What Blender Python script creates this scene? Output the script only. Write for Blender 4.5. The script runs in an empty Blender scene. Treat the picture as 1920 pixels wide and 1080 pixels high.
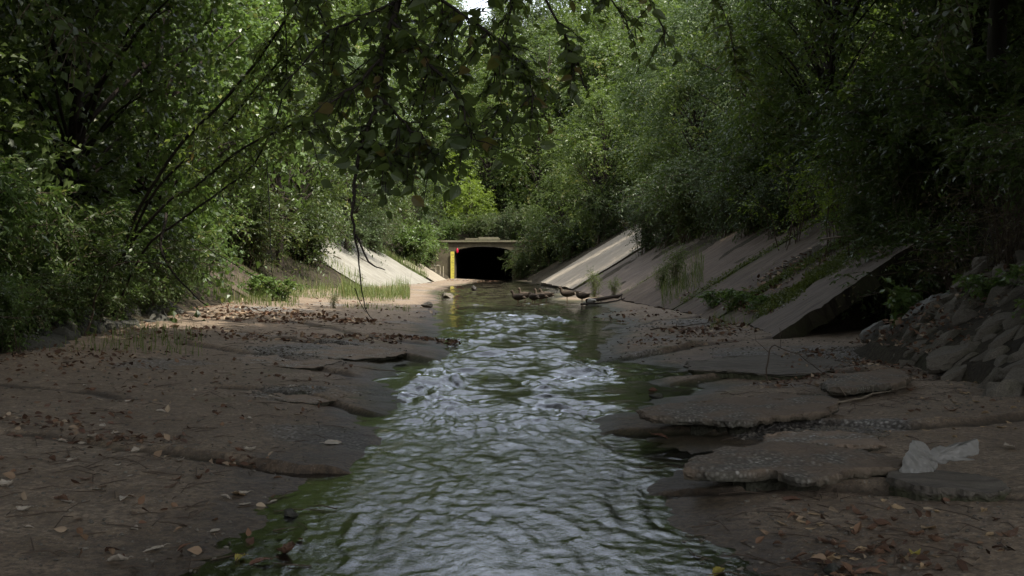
import bpy, bmesh, math, random
import numpy as np
from mathutils import Vector, Matrix, Quaternion, noise as mnoise

scene = bpy.context.scene
COL = scene.collection
PI = math.pi
FPX = 2000.0            # focal length in photo pixels (1920 wide)
HC = 1.2                # camera height
HY = 495.0              # horizon row in the photo

def W(px, py, Y):
    """photo pixel at distance Y -> world point"""
    return np.array([(px - 960.0) * Y / FPX, Y, HC - (py - HY) * Y / FPX])

def G(px, py, z=0.03):
    """photo pixel lying on ground of height z -> world x, y"""
    Y = (HC - z) * FPX / (py - HY)
    return ((px - 960.0) * Y / FPX, Y)

# ------------------------------------------------------------------ noise
def _h(ix, iy, seed):
    n = (ix.astype(np.int64) * 374761393 + iy.astype(np.int64) * 668265263 + seed * 1274126177) & 0xFFFFFFFF
    n = ((n ^ (n >> 13)) * 1274126177) & 0xFFFFFFFF
    n = n ^ (n >> 16)
    return (n & 0xFFFFFF) / float(0xFFFFFF)

def vn(x, y, seed=0):
    x = np.asarray(x, float); y = np.asarray(y, float)
    ix = np.floor(x); iy = np.floor(y)
    fx = x - ix; fy = y - iy
    fx = fx * fx * fx * (fx * (fx * 6 - 15) + 10); fy = fy * fy * fy * (fy * (fy * 6 - 15) + 10)
    a = _h(ix, iy, seed); b = _h(ix + 1, iy, seed); c = _h(ix, iy + 1, seed); d = _h(ix + 1, iy + 1, seed)
    return (a * (1 - fx) + b * fx) * (1 - fy) + (c * (1 - fx) + d * fx) * fy

def fbm(x, y, octv=4, seed=0, gain=0.5):
    s = 0.0; a = 1.0; t = 0.0
    for o in range(octv):
        k = 2.03 ** o
        s = s + a * (vn(x * k + 17.3 * o, y * k - 9.1 * o, seed + o) * 2 - 1)
        t += a; a *= gain
    return s / t

def sstep(e0, e1, x):
    t = np.clip((x - e0) / (e1 - e0), 0, 1)
    return t * t * (3 - 2 * t)

# ------------------------------------------------------------------ mesh helpers
def npmesh(name, V, faces, mats, attrs=None, smooth=False, matidx=None):
    """V (n,3); faces: list of (m,k) int arrays"""
    me = bpy.data.meshes.new(name)
    V = np.ascontiguousarray(V, dtype=np.float32)
    me.vertices.add(len(V)); me.vertices.foreach_set('co', V.ravel())
    loops = np.concatenate([f.ravel() for f in faces]).astype(np.int32)
    sizes = np.concatenate([np.full(len(f), f.shape[1], np.int32) for f in faces])
    starts = np.concatenate([[0], np.cumsum(sizes)[:-1]]).astype(np.int32)
    me.loops.add(len(loops)); me.loops.foreach_set('vertex_index', loops)
    me.polygons.add(len(sizes)); me.polygons.foreach_set('loop_start', starts)
    try:
        me.polygons.foreach_set('loop_total', sizes)
    except Exception:
        pass
    if matidx is not None:
        me.polygons.foreach_set('material_index', matidx.astype(np.int32))
    me.update(calc_edges=True)
    for m in (mats if isinstance(mats, (list, tuple)) else [mats]):
        me.materials.append(m)
    for k, a in (attrs or {}).items():
        at = me.attributes.new(k, 'FLOAT', 'POINT')
        at.data.foreach_set('value', np.ascontiguousarray(a, dtype=np.float32))
    me.polygons.foreach_set('use_smooth', np.full(len(sizes), smooth, dtype=bool))
    return me

def link(name, data, parent=None):
    o = bpy.data.objects.new(name, data)
    COL.objects.link(o)
    if parent is not None:
        o.parent = parent
    return o

def tag(o, label=None, cat=None, group=None, kind=None):
    if label: o['label'] = label
    if cat: o['category'] = cat
    if group: o['group'] = group
    if kind: o['kind'] = kind
    return o

def thing(name, label, cat, loc=(0, 0, 0), rot=(0, 0, 0), scale=(1, 1, 1), group=None, parts=()):
    """an Empty with child meshes; parts = [(part name, mesh)]"""
    e = bpy.data.objects.new(name, None)
    COL.objects.link(e)
    e.location = loc; e.rotation_euler = rot
    e.scale = scale if hasattr(scale, '__len__') else (scale,) * 3
    e.empty_display_size = 0.2
    tag(e, label, cat, group)
    for n, me in parts:
        link(n, me, e)
    return e

def grid_faces(nr, nc):
    i = np.arange(nr - 1)[:, None] * nc + np.arange(nc - 1)[None, :]
    i = i.ravel()
    return np.stack([i, i + 1, i + nc + 1, i + nc], 1)

class MB:
    """collects geometry for one mesh"""
    def __init__(self):
        self.V = []; self.F = {}; self.n = 0; self.A = []
    def add(self, V, F, a=0.5):
        V = np.asarray(V, float)
        self.V.append(V)
        for f in (F if isinstance(F, list) else [F]):
            f = np.asarray(f, int)
            self.F.setdefault(f.shape[1], []).append(f + self.n)
        self.A.append(np.broadcast_to(np.asarray(a, float), (len(V),)))
        self.n += len(V)
    def tube(self, P, R, sides=6, a=0.5, cap=True):
        P = np.asarray(P, float); n = len(P)
        R = np.broadcast_to(np.asarray(R, float), (n,))
        T = np.gradient(P, axis=0); T /= np.linalg.norm(T, axis=1)[:, None] + 1e-9
        ref = np.array([0.31, 0.87, 0.11]) if abs(T[0, 2]) > 0.7 else np.array([0.05, 0.1, 1.0])
        U = np.cross(T, ref); U /= np.linalg.norm(U, axis=1)[:, None] + 1e-9
        Bn = np.cross(T, U)
        ang = np.arange(sides) * 2 * PI / sides
        V = P[:, None, :] + R[:, None, None] * (np.cos(ang)[None, :, None] * U[:, None, :] + np.sin(ang)[None, :, None] * Bn[:, None, :])
        V = V.reshape(-1, 3)
        i = np.arange(n - 1)[:, None] * sides; j = np.arange(sides)[None, :]; k = (j + 1) % sides
        F = np.stack([(i + j).ravel(), (i + k).ravel(), (i + sides + k).ravel(), (i + sides + j).ravel()], 1)
        self.add(V, F, a)
        if cap:
            for r, s in ((0, -1), (n - 1, 1)):
                b = self.n
                self.add(np.vstack([V[r * sides:(r + 1) * sides], P[r]]), np.array([[q, (q + 1) % sides, sides] if s > 0 else [(q + 1) % sides, q, sides] for q in range(sides)]), a)
    def box(self, c, s, rotz=0.0, a=0.5):
        c = np.asarray(c, float); s = np.asarray(s, float) / 2
        q = np.array([[-1, -1, -1], [1, -1, -1], [1, 1, -1], [-1, 1, -1], [-1, -1, 1], [1, -1, 1], [1, 1, 1], [-1, 1, 1]], float) * s
        ca, sa = math.cos(rotz), math.sin(rotz)
        q = np.stack([q[:, 0] * ca - q[:, 1] * sa, q[:, 0] * sa + q[:, 1] * ca, q[:, 2]], 1) + c
        self.add(q, np.array([[0, 3, 2, 1], [4, 5, 6, 7], [0, 1, 5, 4], [1, 2, 6, 5], [2, 3, 7, 6], [3, 0, 4, 7]]), a)
    def mesh(self, name, mat, smooth=False, attr='tint'):
        V = np.vstack(self.V)
        F = [np.vstack(f) for f in self.F.values()]
        return npmesh(name, V, F, mat, {attr: np.concatenate(self.A)}, smooth)

def curve_pts(pts, n, rng=None, wob=0.0):
    """Catmull-Rom through pts"""
    P = np.asarray(pts, float)
    P = np.vstack([2 * P[0] - P[1], P, 2 * P[-1] - P[-2]])
    m = len(P) - 3
    out = []
    for u in np.linspace(0, m - 1e-6, n):
        i = int(u); t = u - i
        a, b, c, d = P[i], P[i + 1], P[i + 2], P[i + 3]
        out.append(0.5 * (2 * b + (c - a) * t + (2 * a - 5 * b + 4 * c - d) * t * t + (3 * b - a - 3 * c + d) * t ** 3))
    out = np.array(out)
    if rng is not None and wob:
        k = rng.normal(0, wob, out.shape); k[0] = 0
        k = (k + np.roll(k, 1, 0)) / 2; k[0] = 0
        out = out + k
    return out

# ------------------------------------------------------------------ materials
def newmat(name):
    m = bpy.data.materials.new(name); m.use_nodes = True
    nt = m.node_tree; nt.nodes.clear()
    return m, nt, nt.nodes, nt.links

class NT:
    def __init__(self, name):
        self.m, self.t, self.n, self.l = newmat(name)
        self.out = self.n.new('ShaderNodeOutputMaterial')
    def node(self, typ, **kw):
        nd = self.n.new(typ)
        for k, v in kw.items():
            if k.startswith('i_'):
                nd.inputs[k[2:].replace('_', ' ')].default_value = v
            else:
                setattr(nd, k, v)
        return nd
    def link(self, a, b): self.l.new(a, b)
    def coord(self, scale=(1, 1, 1), kind='Object'):
        tc = self.node('ShaderNodeTexCoord'); mp = self.node('ShaderNodeMapping')
        mp.inputs['Scale'].default_value = scale
        self.link(tc.outputs[kind], mp.inputs['Vector'])
        return mp.outputs['Vector']
    def noise(self, vec, scale, detail=4, rough=0.55, dist=0.0):
        nd = self.node('ShaderNodeTexNoise')
        nd.inputs['Scale'].default_value = scale; nd.inputs['Detail'].default_value = detail
        nd.inputs['Roughness'].default_value = rough; nd.inputs['Distortion'].default_value = dist
        self.link(vec, nd.inputs['Vector'])
        return nd.outputs['Fac']
    def voro(self, vec, scale, feature='F1', out='Distance'):
        nd = self.node('ShaderNodeTexVoronoi', feature=feature)
        nd.inputs['Scale'].default_value = scale
        self.link(vec, nd.inputs['Vector'])
        return nd.outputs[out]
    def ramp(self, fac, stops):
        nd = self.node('ShaderNodeValToRGB')
        cr = nd.color_ramp
        while len(cr.elements) < len(stops): cr.elements.new(0.5)
        for e, (p, c) in zip(cr.elements, stops):
            e.position = p
            e.color = (c, c, c, 1) if not hasattr(c, '__len__') else (*c, 1)
        self.link(fac, nd.inputs['Fac'])
        return nd.outputs['Color']
    def mix(self, fac, a, b, blend='MIX'):
        nd = self.node('ShaderNodeMix', data_type='RGBA', blend_type=blend)
        for sock, v in ((nd.inputs[0], fac), (nd.inputs[6], a), (nd.inputs[7], b)):
            if hasattr(v, 'links'): self.link(v, sock)
            elif hasattr(v, '__len__'): sock.default_value = (*v, 1)
            else: sock.default_value = v if sock.type == 'VALUE' else (v, v, v, 1)
        return nd.outputs[2]
    def math(self, op, a, b=0.0, clamp=False):
        nd = self.node('ShaderNodeMath', operation=op); nd.use_clamp = clamp
        for s, v in zip(nd.inputs, (a, b)):
            if hasattr(v, 'links'): self.link(v, s)
            else: s.default_value = v
        return nd.outputs[0]
    def attr(self, name):
        return self.node('ShaderNodeAttribute', attribute_name=name).outputs['Fac']
    def rnd(self):
        return self.node('ShaderNodeObjectInfo').outputs['Random']
    def bump(self, h, strength=0.4, dist=0.02):
        nd = self.node('ShaderNodeBump'); nd.inputs['Strength'].default_value = strength; nd.inputs['Distance'].default_value = dist
        self.link(h, nd.inputs['Height'])
        return nd.outputs['Normal']
    def principled(self, col, rough=0.8, spec=0.3, normal=None):
        p = self.node('ShaderNodeBsdfPrincipled')
        for k, v in (('Base Color', col), ('Roughness', rough), ('Specular IOR Level', spec)):
            if hasattr(v, 'links'): self.link(v, p.inputs[k])
            elif hasattr(v, '__len__'): p.inputs[k].default_value = (*v, 1)
            else: p.inputs[k].default_value = v
        if normal is not None: self.link(normal, p.inputs['Normal'])
        return p
    def done(self, shader):
        self.link(shader, self.out.inputs['Surface'])
        return self.m

def leaf_mat(name, dark, light, trans, tfac=0.35, rough=0.42, spec=0.45, odd=None):
    t = NT(name)
    tint = t.attr('tint'); r = t.rnd()
    f = t.math('MULTIPLY_ADD', tint, 0.75); f.node.inputs[2].default_value = 0.0
    f = t.math('ADD', f, t.math('MULTIPLY', r, 0.25))
    col = t.mix(f, dark, light)
    if odd:
        col = t.mix(t.math('GREATER_THAN', tint, 0.965), col, odd)
    p = t.principled(col, rough, spec)
    tr = t.node('ShaderNodeBsdfTranslucent')
    tc = t.mix(f, tuple(c * 0.6 for c in trans), trans)
    t.link(tc, tr.inputs['Color'])
    mx = t.node('ShaderNodeMixShader'); mx.inputs[0].default_value = tfac
    t.link(p.outputs[0], mx.inputs[1]); t.link(tr.outputs[0], mx.inputs[2])
    return t.done(mx.outputs[0])

M = {}
M['leaf_dark'] = leaf_mat('leaf_dark', (0.034, 0.055, 0.016), (0.085, 0.115, 0.034), (0.13, 0.20, 0.035), 0.36, odd=(0.10, 0.11, 0.03))
M['leaf_mid'] = leaf_mat('leaf_mid', (0.042, 0.070, 0.018), (0.100, 0.135, 0.034), (0.16, 0.24, 0.035), 0.38, odd=(0.16, 0.15, 0.04))
M['leaf_vine'] = leaf_mat('leaf_vine', (0.055, 0.095, 0.026), (0.12, 0.175, 0.052), (0.20, 0.32, 0.055), 0.38, rough=0.36, odd=(0.18, 0.19, 0.05))
M['leaf_bright'] = leaf_mat('leaf_bright', (0.085, 0.135, 0.022), (0.17, 0.22, 0.04), (0.30, 0.42, 0.04), 0.45)
M['leaf_grey'] = leaf_mat('leaf_grey', (0.036, 0.060, 0.022), (0.082, 0.115, 0.042), (0.11, 0.17, 0.04), 0.33)
M['leaf_brown'] = leaf_mat('leaf_brown', (0.045, 0.042, 0.018), (0.13, 0.10, 0.045), (0.14, 0.13, 0.04), 0.3)
M['leaf_over'] = leaf_mat('leaf_over', (0.044, 0.068, 0.022), (0.100, 0.132, 0.042), (0.24, 0.32, 0.055), 0.5, odd=(0.13, 0.09, 0.03))
M['grass'] = leaf_mat('grass_blade', (0.05, 0.085, 0.022), (0.17, 0.20, 0.06), (0.20, 0.27, 0.06), 0.4, rough=0.5, odd=(0.30, 0.25, 0.12))
M['moss'] = leaf_mat('moss_leaf', (0.045, 0.060, 0.012), (0.110, 0.130, 0.024), (0.15, 0.19, 0.03), 0.35)

def dead_leaf_mat(name, a, b):
    t = NT(name)
    v = t.coord((1, 1, 1))
    n = t.noise(v, 40, 3)
    col = t.mix(n, a, b)
    col = t.mix(t.math('MULTIPLY', t.rnd(), 0.45), col, tuple(c * 0.5 for c in a))
    p = t.principled(col, 0.65, 0.3)
    return t.done(p.outputs[0])
M['dead_pale'] = dead_leaf_mat('dead_leaf_pale', (0.30, 0.255, 0.195), (0.42, 0.37, 0.30))
M['dead_brown'] = dead_leaf_mat('dead_leaf_brown', (0.085, 0.045, 0.028), (0.17, 0.10, 0.06))
M['dead_red'] = dead_leaf_mat('dead_leaf_red', (0.115, 0.055, 0.036), (0.19, 0.10, 0.06))
M['dead_tan'] = dead_leaf_mat('dead_leaf_tan', (0.30, 0.20, 0.11), (0.40, 0.30, 0.17))
M['dead_yellow'] = dead_leaf_mat('dead_leaf_yellow', (0.24, 0.20, 0.04), (0.34, 0.29, 0.07))

def bark_mat(name, a, b):
    t = NT(name)
    v = t.coord((6, 6, 1.5))
    n = t.noise(v, 3, 6, 0.65)
    p = t.principled(t.mix(n, a, b), 0.85, 0.2, t.bump(n, 0.6, 0.03))
    return t.done(p.outputs[0])
M['bark'] = bark_mat('bark', (0.018, 0.015, 0.011), (0.050, 0.041, 0.031))
M['bark_dark'] = bark_mat('bark_dark', (0.014, 0.011, 0.009), (0.040, 0.032, 0.025))
M['twig_pale'] = bark_mat('twig_pale', (0.14, 0.115, 0.08), (0.24, 0.20, 0.15))
M['twig_brown'] = bark_mat('twig_brown', (0.05, 0.036, 0.027), (0.12, 0.09, 0.065))

def bed_mat():
    t = NT('channel_bed_concrete')
    v = t.coord()
    big = t.noise(v, 0.55, 5, 0.6, 0.6)
    med = t.noise(v, 3.5, 6, 0.62)
    fine = t.noise(v, 30, 5, 0.75)
    grit = t.voro(v, 48)
    c1 = t.ramp(big, [(0.28, (0.220, 0.162, 0.110)), (0.5, (0.325, 0.250, 0.175)), (0.72, (0.365, 0.292, 0.212))])
    c2 = t.mix(t.ramp(med, [(0.35, 0.0), (0.7, 1.0)]), t.mix(1.0, c1, (0.64, 0.60, 0.54), 'MULTIPLY'), c1)
    c3 = t.mix(t.ramp(fine, [(0.40, 0.8), (0.58, 0.0)]), c2, (0.085, 0.066, 0.05))
    c3 = t.mix(t.ramp(grit, [(0.10, 0.8), (0.26, 0.0)]), c3, (0.33, 0.30, 0.25))
    mott = t.noise(v, 11, 5, 0.7)
    c3 = t.mix(t.ramp(mott, [(0.38, 0.6), (0.56, 0.0)]), c3, (0.105, 0.082, 0.062))
    # exposed aggregate
    agg = t.attr('agg')
    vc = t.voro(v, 34, 'F1', 'Color'); vd = t.voro(v, 34, 'F1', 'Distance')
    sep = t.node('ShaderNodeSeparateColor'); t.link(vc, sep.inputs[0])
    ac = t.ramp(sep.outputs[0], [(0.0, (0.12, 0.11, 0.095)), (0.5, (0.24, 0.225, 0.20)), (1.0, (0.42, 0.40, 0.36))])
    ac = t.mix(t.ramp(vd, [(0.25, 0.0), (0.6, 0.8)]), ac, (0.08, 0.07, 0.06))
    c4 = t.mix(agg, c3, ac)
    # algae, moss
    c4 = t.mix(t.math('MULTIPLY', t.attr('crack'), 0.85), c4, (0.030, 0.024, 0.017))
    alg = t.attr('algae')
    c5 = t.mix(t.math('MULTIPLY', alg, t.ramp(med, [(0.3, 0.35), (0.6, 1.0)])), c4, t.mix(fine, (0.038, 0.046, 0.012), (0.090, 0.102, 0.026)))
    wet = t.attr('wet')
    c6 = t.mix(wet, c5, t.mix(1.0, c5, (0.46, 0.44, 0.43), 'MULTIPLY'))
    rough = t.math('MULTIPLY_ADD', wet, -0.22); rough.node.inputs[2].default_value = 0.88
    rough = t.math('ADD', rough, t.math('MULTIPLY', t.math('SUBTRACT', med, 0.5), 0.3), True)
    h = t.math('ADD', t.math('MULTIPLY', fine, 0.55), t.math('MULTIPLY', med, 0.9))
    h = t.math('ADD', h, t.math('MULTIPLY', t.math('MULTIPLY', agg, vd), -1.4))
    p = t.principled(c6, rough, 0.28, t.bump(h, 0.9, 0.02))
    return t.done(p.outputs[0])
M['bed'] = bed_mat()

def soil_mat():
    t = NT('bank_soil')
    v = t.coord()
    n = t.noise(v, 1.3, 6, 0.65); f = t.noise(v, 22, 5, 0.7)
    c = t.ramp(n, [(0.3, (0.030, 0.026, 0.018)), (0.55, (0.062, 0.052, 0.034)), (0.8, (0.050, 0.058, 0.026))])
    c = t.mix(t.ramp(f, [(0.42, 0.7), (0.6, 0.0)]), c, (0.022, 0.017, 0.012))
    p = t.principled(c, 0.95, 0.15, t.bump(f, 0.8, 0.05))
    return t.done(p.outputs[0])
M['soil'] = soil_mat()

def slab_mat(name, base, stain, moss, mossy=0.3, scale=1.0):
    t = NT(name)
    v = t.coord((scale, scale, scale))
    vs = t.coord((0.45, 3.2, 0.45))
    big = t.noise(v, 0.9, 5, 0.65, 0.8); med = t.noise(vs, 3.2, 6, 0.65); fine = t.noise(v, 30, 4, 0.7)
    c = t.mix(t.ramp(big, [(0.35, 0.0), (0.7, 1.0)]), base, stain)
    c = t.mix(t.ramp(med, [(0.36, 0.85), (0.58, 0.0)]), c, tuple(q * 0.45 for q in stain))
    c = t.mix(t.ramp(fine, [(0.4, 0.45), (0.6, 0.0)]), c, tuple(q * 0.5 for q in base))
    g = t.math('MULTIPLY', t.attr('tint'), 1.0)
    mm = t.math('ADD', t.math('MULTIPLY', g, 1.0), t.math('MULTIPLY', t.math('SUBTRACT', med, 0.56), 2.2), True)
    c = t.mix(t.math('MULTIPLY', mm, 0.9 if mossy > 0 else 0.0), c, t.mix(fine, moss, tuple(q * 1.9 for q in moss)))
    h = t.math('ADD', t.math('MULTIPLY', med, 0.8), t.math('MULTIPLY', fine, 0.4))
    p = t.principled(c, 0.9, 0.25, t.bump(h, 0.55, 0.02))
    return t.done(p.outputs[0])
MOSS = (0.028, 0.036, 0.010)
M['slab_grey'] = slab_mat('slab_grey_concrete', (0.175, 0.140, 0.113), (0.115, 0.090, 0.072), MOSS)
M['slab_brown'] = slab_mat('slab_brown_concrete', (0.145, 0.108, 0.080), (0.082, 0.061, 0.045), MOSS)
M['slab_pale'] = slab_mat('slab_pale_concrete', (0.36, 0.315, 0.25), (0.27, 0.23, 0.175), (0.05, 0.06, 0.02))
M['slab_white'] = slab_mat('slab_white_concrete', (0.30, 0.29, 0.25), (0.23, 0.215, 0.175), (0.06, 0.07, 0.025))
M['broken'] = slab_mat('broken_concrete', (0.17, 0.150, 0.122), (0.115, 0.098, 0.078), (0.030, 0.032, 0.014), scale=3.0)
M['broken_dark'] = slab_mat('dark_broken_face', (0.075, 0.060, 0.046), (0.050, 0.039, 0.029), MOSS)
M['culvert'] = slab_mat('culvert_concrete', (0.115, 0.098, 0.060), (0.075, 0.062, 0.038), MOSS)
M['coping'] = slab_mat('coping_concrete', (0.28, 0.25, 0.18), (0.17, 0.145, 0.095), MOSS)

def rough_slab_mat(name, g):
    t = NT(name)
    v = t.coord()
    vc = t.voro(v, 42, 'F1', 'Color'); vd = t.voro(v, 42)
    sep = t.node('ShaderNodeSeparateColor'); t.link(vc, sep.inputs[0])
    c = t.ramp(sep.outputs[0], [(p_, tuple(min(q * g, 0.5) for q in c_)) for p_, c_ in [(0.0, (0.105, 0.095, 0.080)), (0.5, (0.19, 0.175, 0.148)), (0.85, (0.25, 0.235, 0.20)), (1.0, (0.38, 0.36, 0.32))]])
    c = t.mix(t.ramp(vd, [(0.25, 0.0), (0.6, 0.85)]), c, (0.075 * g, 0.065 * g, 0.052 * g))
    n = t.noise(v, 3.0, 5, 0.6); n2 = t.noise(v, 9.0, 5, 0.6)
    c = t.mix(t.ramp(n, [(0.40, 0.0), (0.56, 0.95)]), c, t.mix(n2, (0.095 * g, 0.072 * g, 0.052 * g), (0.20 * g, 0.150 * g, 0.108 * g)))
    c = t.mix(t.math('MULTIPLY', t.attr('tint'), 0.9), c, (0.032, 0.032, 0.020))  # tint blends in the painted shade of the undercut
    h = t.math('ADD', t.math('MULTIPLY', vd, -0.9), n2)
    p = t.principled(c, 0.9, 0.25, t.bump(h, 0.75, 0.015))
    return t.done(p.outputs[0])
M['agg'] = rough_slab_mat('exposed_aggregate', 1.0)
M['agg_pale'] = rough_slab_mat('pale_aggregate', 1.55)

def stone_mat(name, a, b, moss=0.5):
    t = NT(name)
    v = t.coord(kind='Object')
    r = t.rnd()
    n = t.noise(v, 2.4, 6, 0.6, 0.4); f = t.noise(v, 16, 5, 0.7)
    c = t.mix(n, a, b)
    c = t.mix(t.math('MULTIPLY', r, 0.6), c, tuple(q * 0.62 for q in a))
    c = t.mix(t.ramp(f, [(0.40, 0.6), (0.6, 0.0)]), c, tuple(q * 0.4 for q in a))
    c = t.mix(t.ramp(t.noise(v, 1.1, 5), [(0.48, 0.0), (0.75, moss)]), c, (0.055, 0.058, 0.022))
    p = t.principled(c, 0.88, 0.25, t.bump(t.math('ADD', f, n), 0.55, 0.03))
    return t.done(p.outputs[0])
M['stone'] = stone_mat('bank_stone', (0.150, 0.130, 0.102), (0.215, 0.190, 0.152))
M['stone_pale'] = stone_mat('bank_stone_pale', (0.24, 0.235, 0.215), (0.33, 0.32, 0.29), 0.2)
M['stone_dark'] = stone_mat('bank_stone_dark', (0.075, 0.074, 0.064), (0.125, 0.12, 0.10), 0.8)
M['gravel'] = stone_mat('gravel_grain', (0.11, 0.095, 0.075), (0.21, 0.19, 0.155), 0.0)

def water_mat():
    t = NT('stream_water')
    v = t.coord((1.0, 0.75, 1.0))
    n1 = t.noise(v, 11, 5, 0.7, 0.8); n2 = t.noise(v, 32, 3, 0.7)
    tur = t.attr('turb')
    h = t.math('ADD', n1, t.math('MULTIPLY', n2, 0.35))
    bp = t.node('ShaderNodeBump'); bp.inputs['Distance'].default_value = 0.03
    t.link(t.math('MULTIPLY_ADD', tur, 0.20), bp.inputs['Strength']); bp.inputs['Strength'].links[0].from_node.inputs[2].default_value = 0.06
    t.link(h, bp.inputs['Height'])
    fr = t.node('ShaderNodeFresnel'); fr.inputs['IOR'].default_value = 1.34; t.link(bp.outputs[0], fr.inputs['Normal'])
    gl = t.node('ShaderNodeBsdfGlossy'); gl.inputs['Roughness'].default_value = 0.025; t.link(bp.outputs[0], gl.inputs['Normal'])
    gl.inputs['Color'].default_value = (0.95, 0.97, 1.0, 1)
    tr = t.node('ShaderNodeBsdfTransparent'); tr.inputs['Color'].default_value = (0.74, 0.76, 0.73, 1)
    mx = t.node('ShaderNodeMixShader')
    t.link(fr.outputs[0], mx.inputs[0]); t.link(tr.outputs[0], mx.inputs[1]); t.link(gl.outputs[0], mx.inputs[2])
    return t.done(mx.outputs[0])
M['water'] = water_mat()

def plain(name, col, rough=0.5, spec=0.4, var=0.25, scale=20):
    t = NT(name)
    n = t.noise(t.coord(), scale, 4)
    c = t.mix(n, tuple(q * (1 - var) for q in col), tuple(min(1, q * (1 + var)) for q in col))
    return t.done(t.principled(c, rough, spec).outputs[0])
M['yellow'] = plain('yellow_paint', (0.46, 0.40, 0.06), 0.5, 0.4, 0.3, 3)
M['black_mark'] = plain('black_paint', (0.02, 0.02, 0.02), 0.6)
M['red'] = plain('red_plastic', (0.42, 0.012, 0.04), 0.4)
M['metal'] = plain('weathered_pipe', (0.32, 0.28, 0.20), 0.5, 0.5)
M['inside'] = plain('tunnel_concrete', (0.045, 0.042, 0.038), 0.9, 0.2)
M['duck'] = plain('mottled_plumage', (0.055, 0.042, 0.030), 0.85, 0.15, 0.8, 30)
M['duck_wing'] = plain('wing_plumage', (0.036, 0.028, 0.021), 0.85, 0.15, 0.8, 36)
M['duck_dark'] = plain('dark_plumage', (0.030, 0.027, 0.022), 0.7, 0.3, 0.5, 30)
M['bill'] = plain('duck_bill', (0.07, 0.05, 0.025), 0.5)
M['duck_leg'] = plain('duck_leg', (0.14, 0.07, 0.03), 0.6)

def bag_mat():
    t = NT('plastic_film')
    n = t.noise(t.coord(), 22, 4)
    d = t.principled(t.mix(n, (0.24, 0.225, 0.195), (0.56, 0.55, 0.52)), 0.35, 0.5)
    tr = t.node('ShaderNodeBsdfTranslucent'); tr.inputs['Color'].default_value = (0.6, 0.6, 0.57, 1)
    tp = t.node('ShaderNodeBsdfTransparent')
    m1 = t.node('ShaderNodeMixShader'); m1.inputs[0].default_value = 0.4
    t.link(d.outputs[0], m1.inputs[1]); t.link(tr.outputs[0], m1.inputs[2])
    m2 = t.node('ShaderNodeMixShader'); m2.inputs[0].default_value = 0.36
    t.link(m1.outputs[0], m2.inputs[1]); t.link(tp.outputs[0], m2.inputs[2])
    return t.done(m2.outputs[0])
M['bag'] = bag_mat()

# ------------------------------------------------------------------ terrain profile
def tab(rows):
    a = np.array(rows, float)
    return lambda y: np.interp(y, a[:, 0], a[:, 1])
toeL = tab([(-40, -5), (0, -4.6), (8, -5.0), (11.7, -5.6), (22, -6.5), (30, -7.3), (38, -8.0), (50, -6.6), (63, -5.0), (72, -4.8), (80, -4.6), (90, -4.6)])
toeR = tab([(-40, 4.2), (0, 4.0), (8, 3.9), (11, 4.1), (15.4, 4.05), (18.5, 4.35), (28, 4.0), (42, 3.15), (63, 1.9), (72, 1.3), (80, 0.7), (90, 0.7)])
strL = tab([(-40, -1.0), (3, -1.0), (4.1, -1.07), (5.9, -1.07), (6.4, -1.15), (7.2, -0.98), (8.4, -0.98), (9.3, -1.08), (9.7, -1.0), (11.0, -1.2), (12.5, -1.12), (14, -1.0), (16.6, -1.2), (20, -1.35), (23, -1.5), (27, -1.7), (32, -2.1), (38, -2.5), (44, -3.0), (55, -3.2), (58, -3.0), (66, -2.4), (74, -2.2), (90, -2.2)])
strR = tab([(-40, 0.8), (3, 0.85), (4.1, 0.84), (5.0, 0.76), (5.8, 0.85), (6.1, 1.05), (6.9, 1.05), (7.3, 0.75), (8.3, 0.72), (8.7, 0.98), (9.6, 1.02), (10.0, 1.5), (10.5, 1.6), (11.0, 1.2), (11.5, 2.05), (12.4, 2.0), (12.9, 1.25), (16, 1.35), (19, 1.7), (22.5, 2.2), (25, 1.9), (28, 2.5), (32, 2.4), (36, 1.2), (42, 1.6), (50, 2.1), (60, 2.2), (68, 1.6), (74, 0.2), (90, -0.4)])
WATER_Z = -0.012

# ledges: (polyline in photo px on the ground, step height m, decay m)
LEDGES = [
    ([(-80, 822), (0, 826), (90, 829), (180, 837), (300, 850), (420, 860), (520, 862), (640, 868)], 0.045, 0.8),
    ([(410, 732), (470, 731), (510, 738), (560, 742), (640, 752), (700, 766)], 0.040, 0.9),
    ([(335, 658), (400, 663), (450, 668), (520, 672), (600, 690), (660, 700)], 0.030, 1.2),
    ([(520, 640), (580, 646), (650, 652), (740, 662), (810, 668)], 0.05, 2.0),
    ([(0, 744), (80, 748), (150, 752), (230, 760)], 0.018, 0.6),
    ([(360, 598), (460, 604), (560, 612), (700, 634), (800, 640)], 0.03, 2.0),
    ([(1120, 668), (1200, 664), (1300, 650), (1400, 642), (1500, 640)], 0.05, 1.5),
    ([(1260, 712), (1340, 706), (1440, 698), (1560, 702), (1700, 708)], 0.05, 1.0),
    ([(1160, 796), (1240, 800), (1330, 806), (1420, 806), (1560, 800), (1700, 812), (1790, 806), (1920, 800), (2050, 800)], 0.035, 0.8),
    ([(1270, 905), (1380, 912), (1500, 908), (1640, 918), (1780, 922), (1880, 936), (2000, 950)], 0.040, 0.7),
    ([(1120, 612), (1240, 600), (1340, 596), (1440, 600)], 0.03, 2.0),
]
LW = []
for pts, h, dec in LEDGES:
    q = np.array([G(px, py, 0.05) for px, py in pts])
    q = q[np.argsort(q[:, 0])]
    LW.append((q, h, dec))

def bed_base(x, y):
    l, r = strL(y), strR(y)
    d = np.maximum(l - x, x - r)
    z = np.where(d > 0, 0.046 * d, -0.085 * sstep(0, 0.55, -d)) - 0.022 * (1 - sstep(0.0, 0.7, d))
    return z, d

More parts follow.
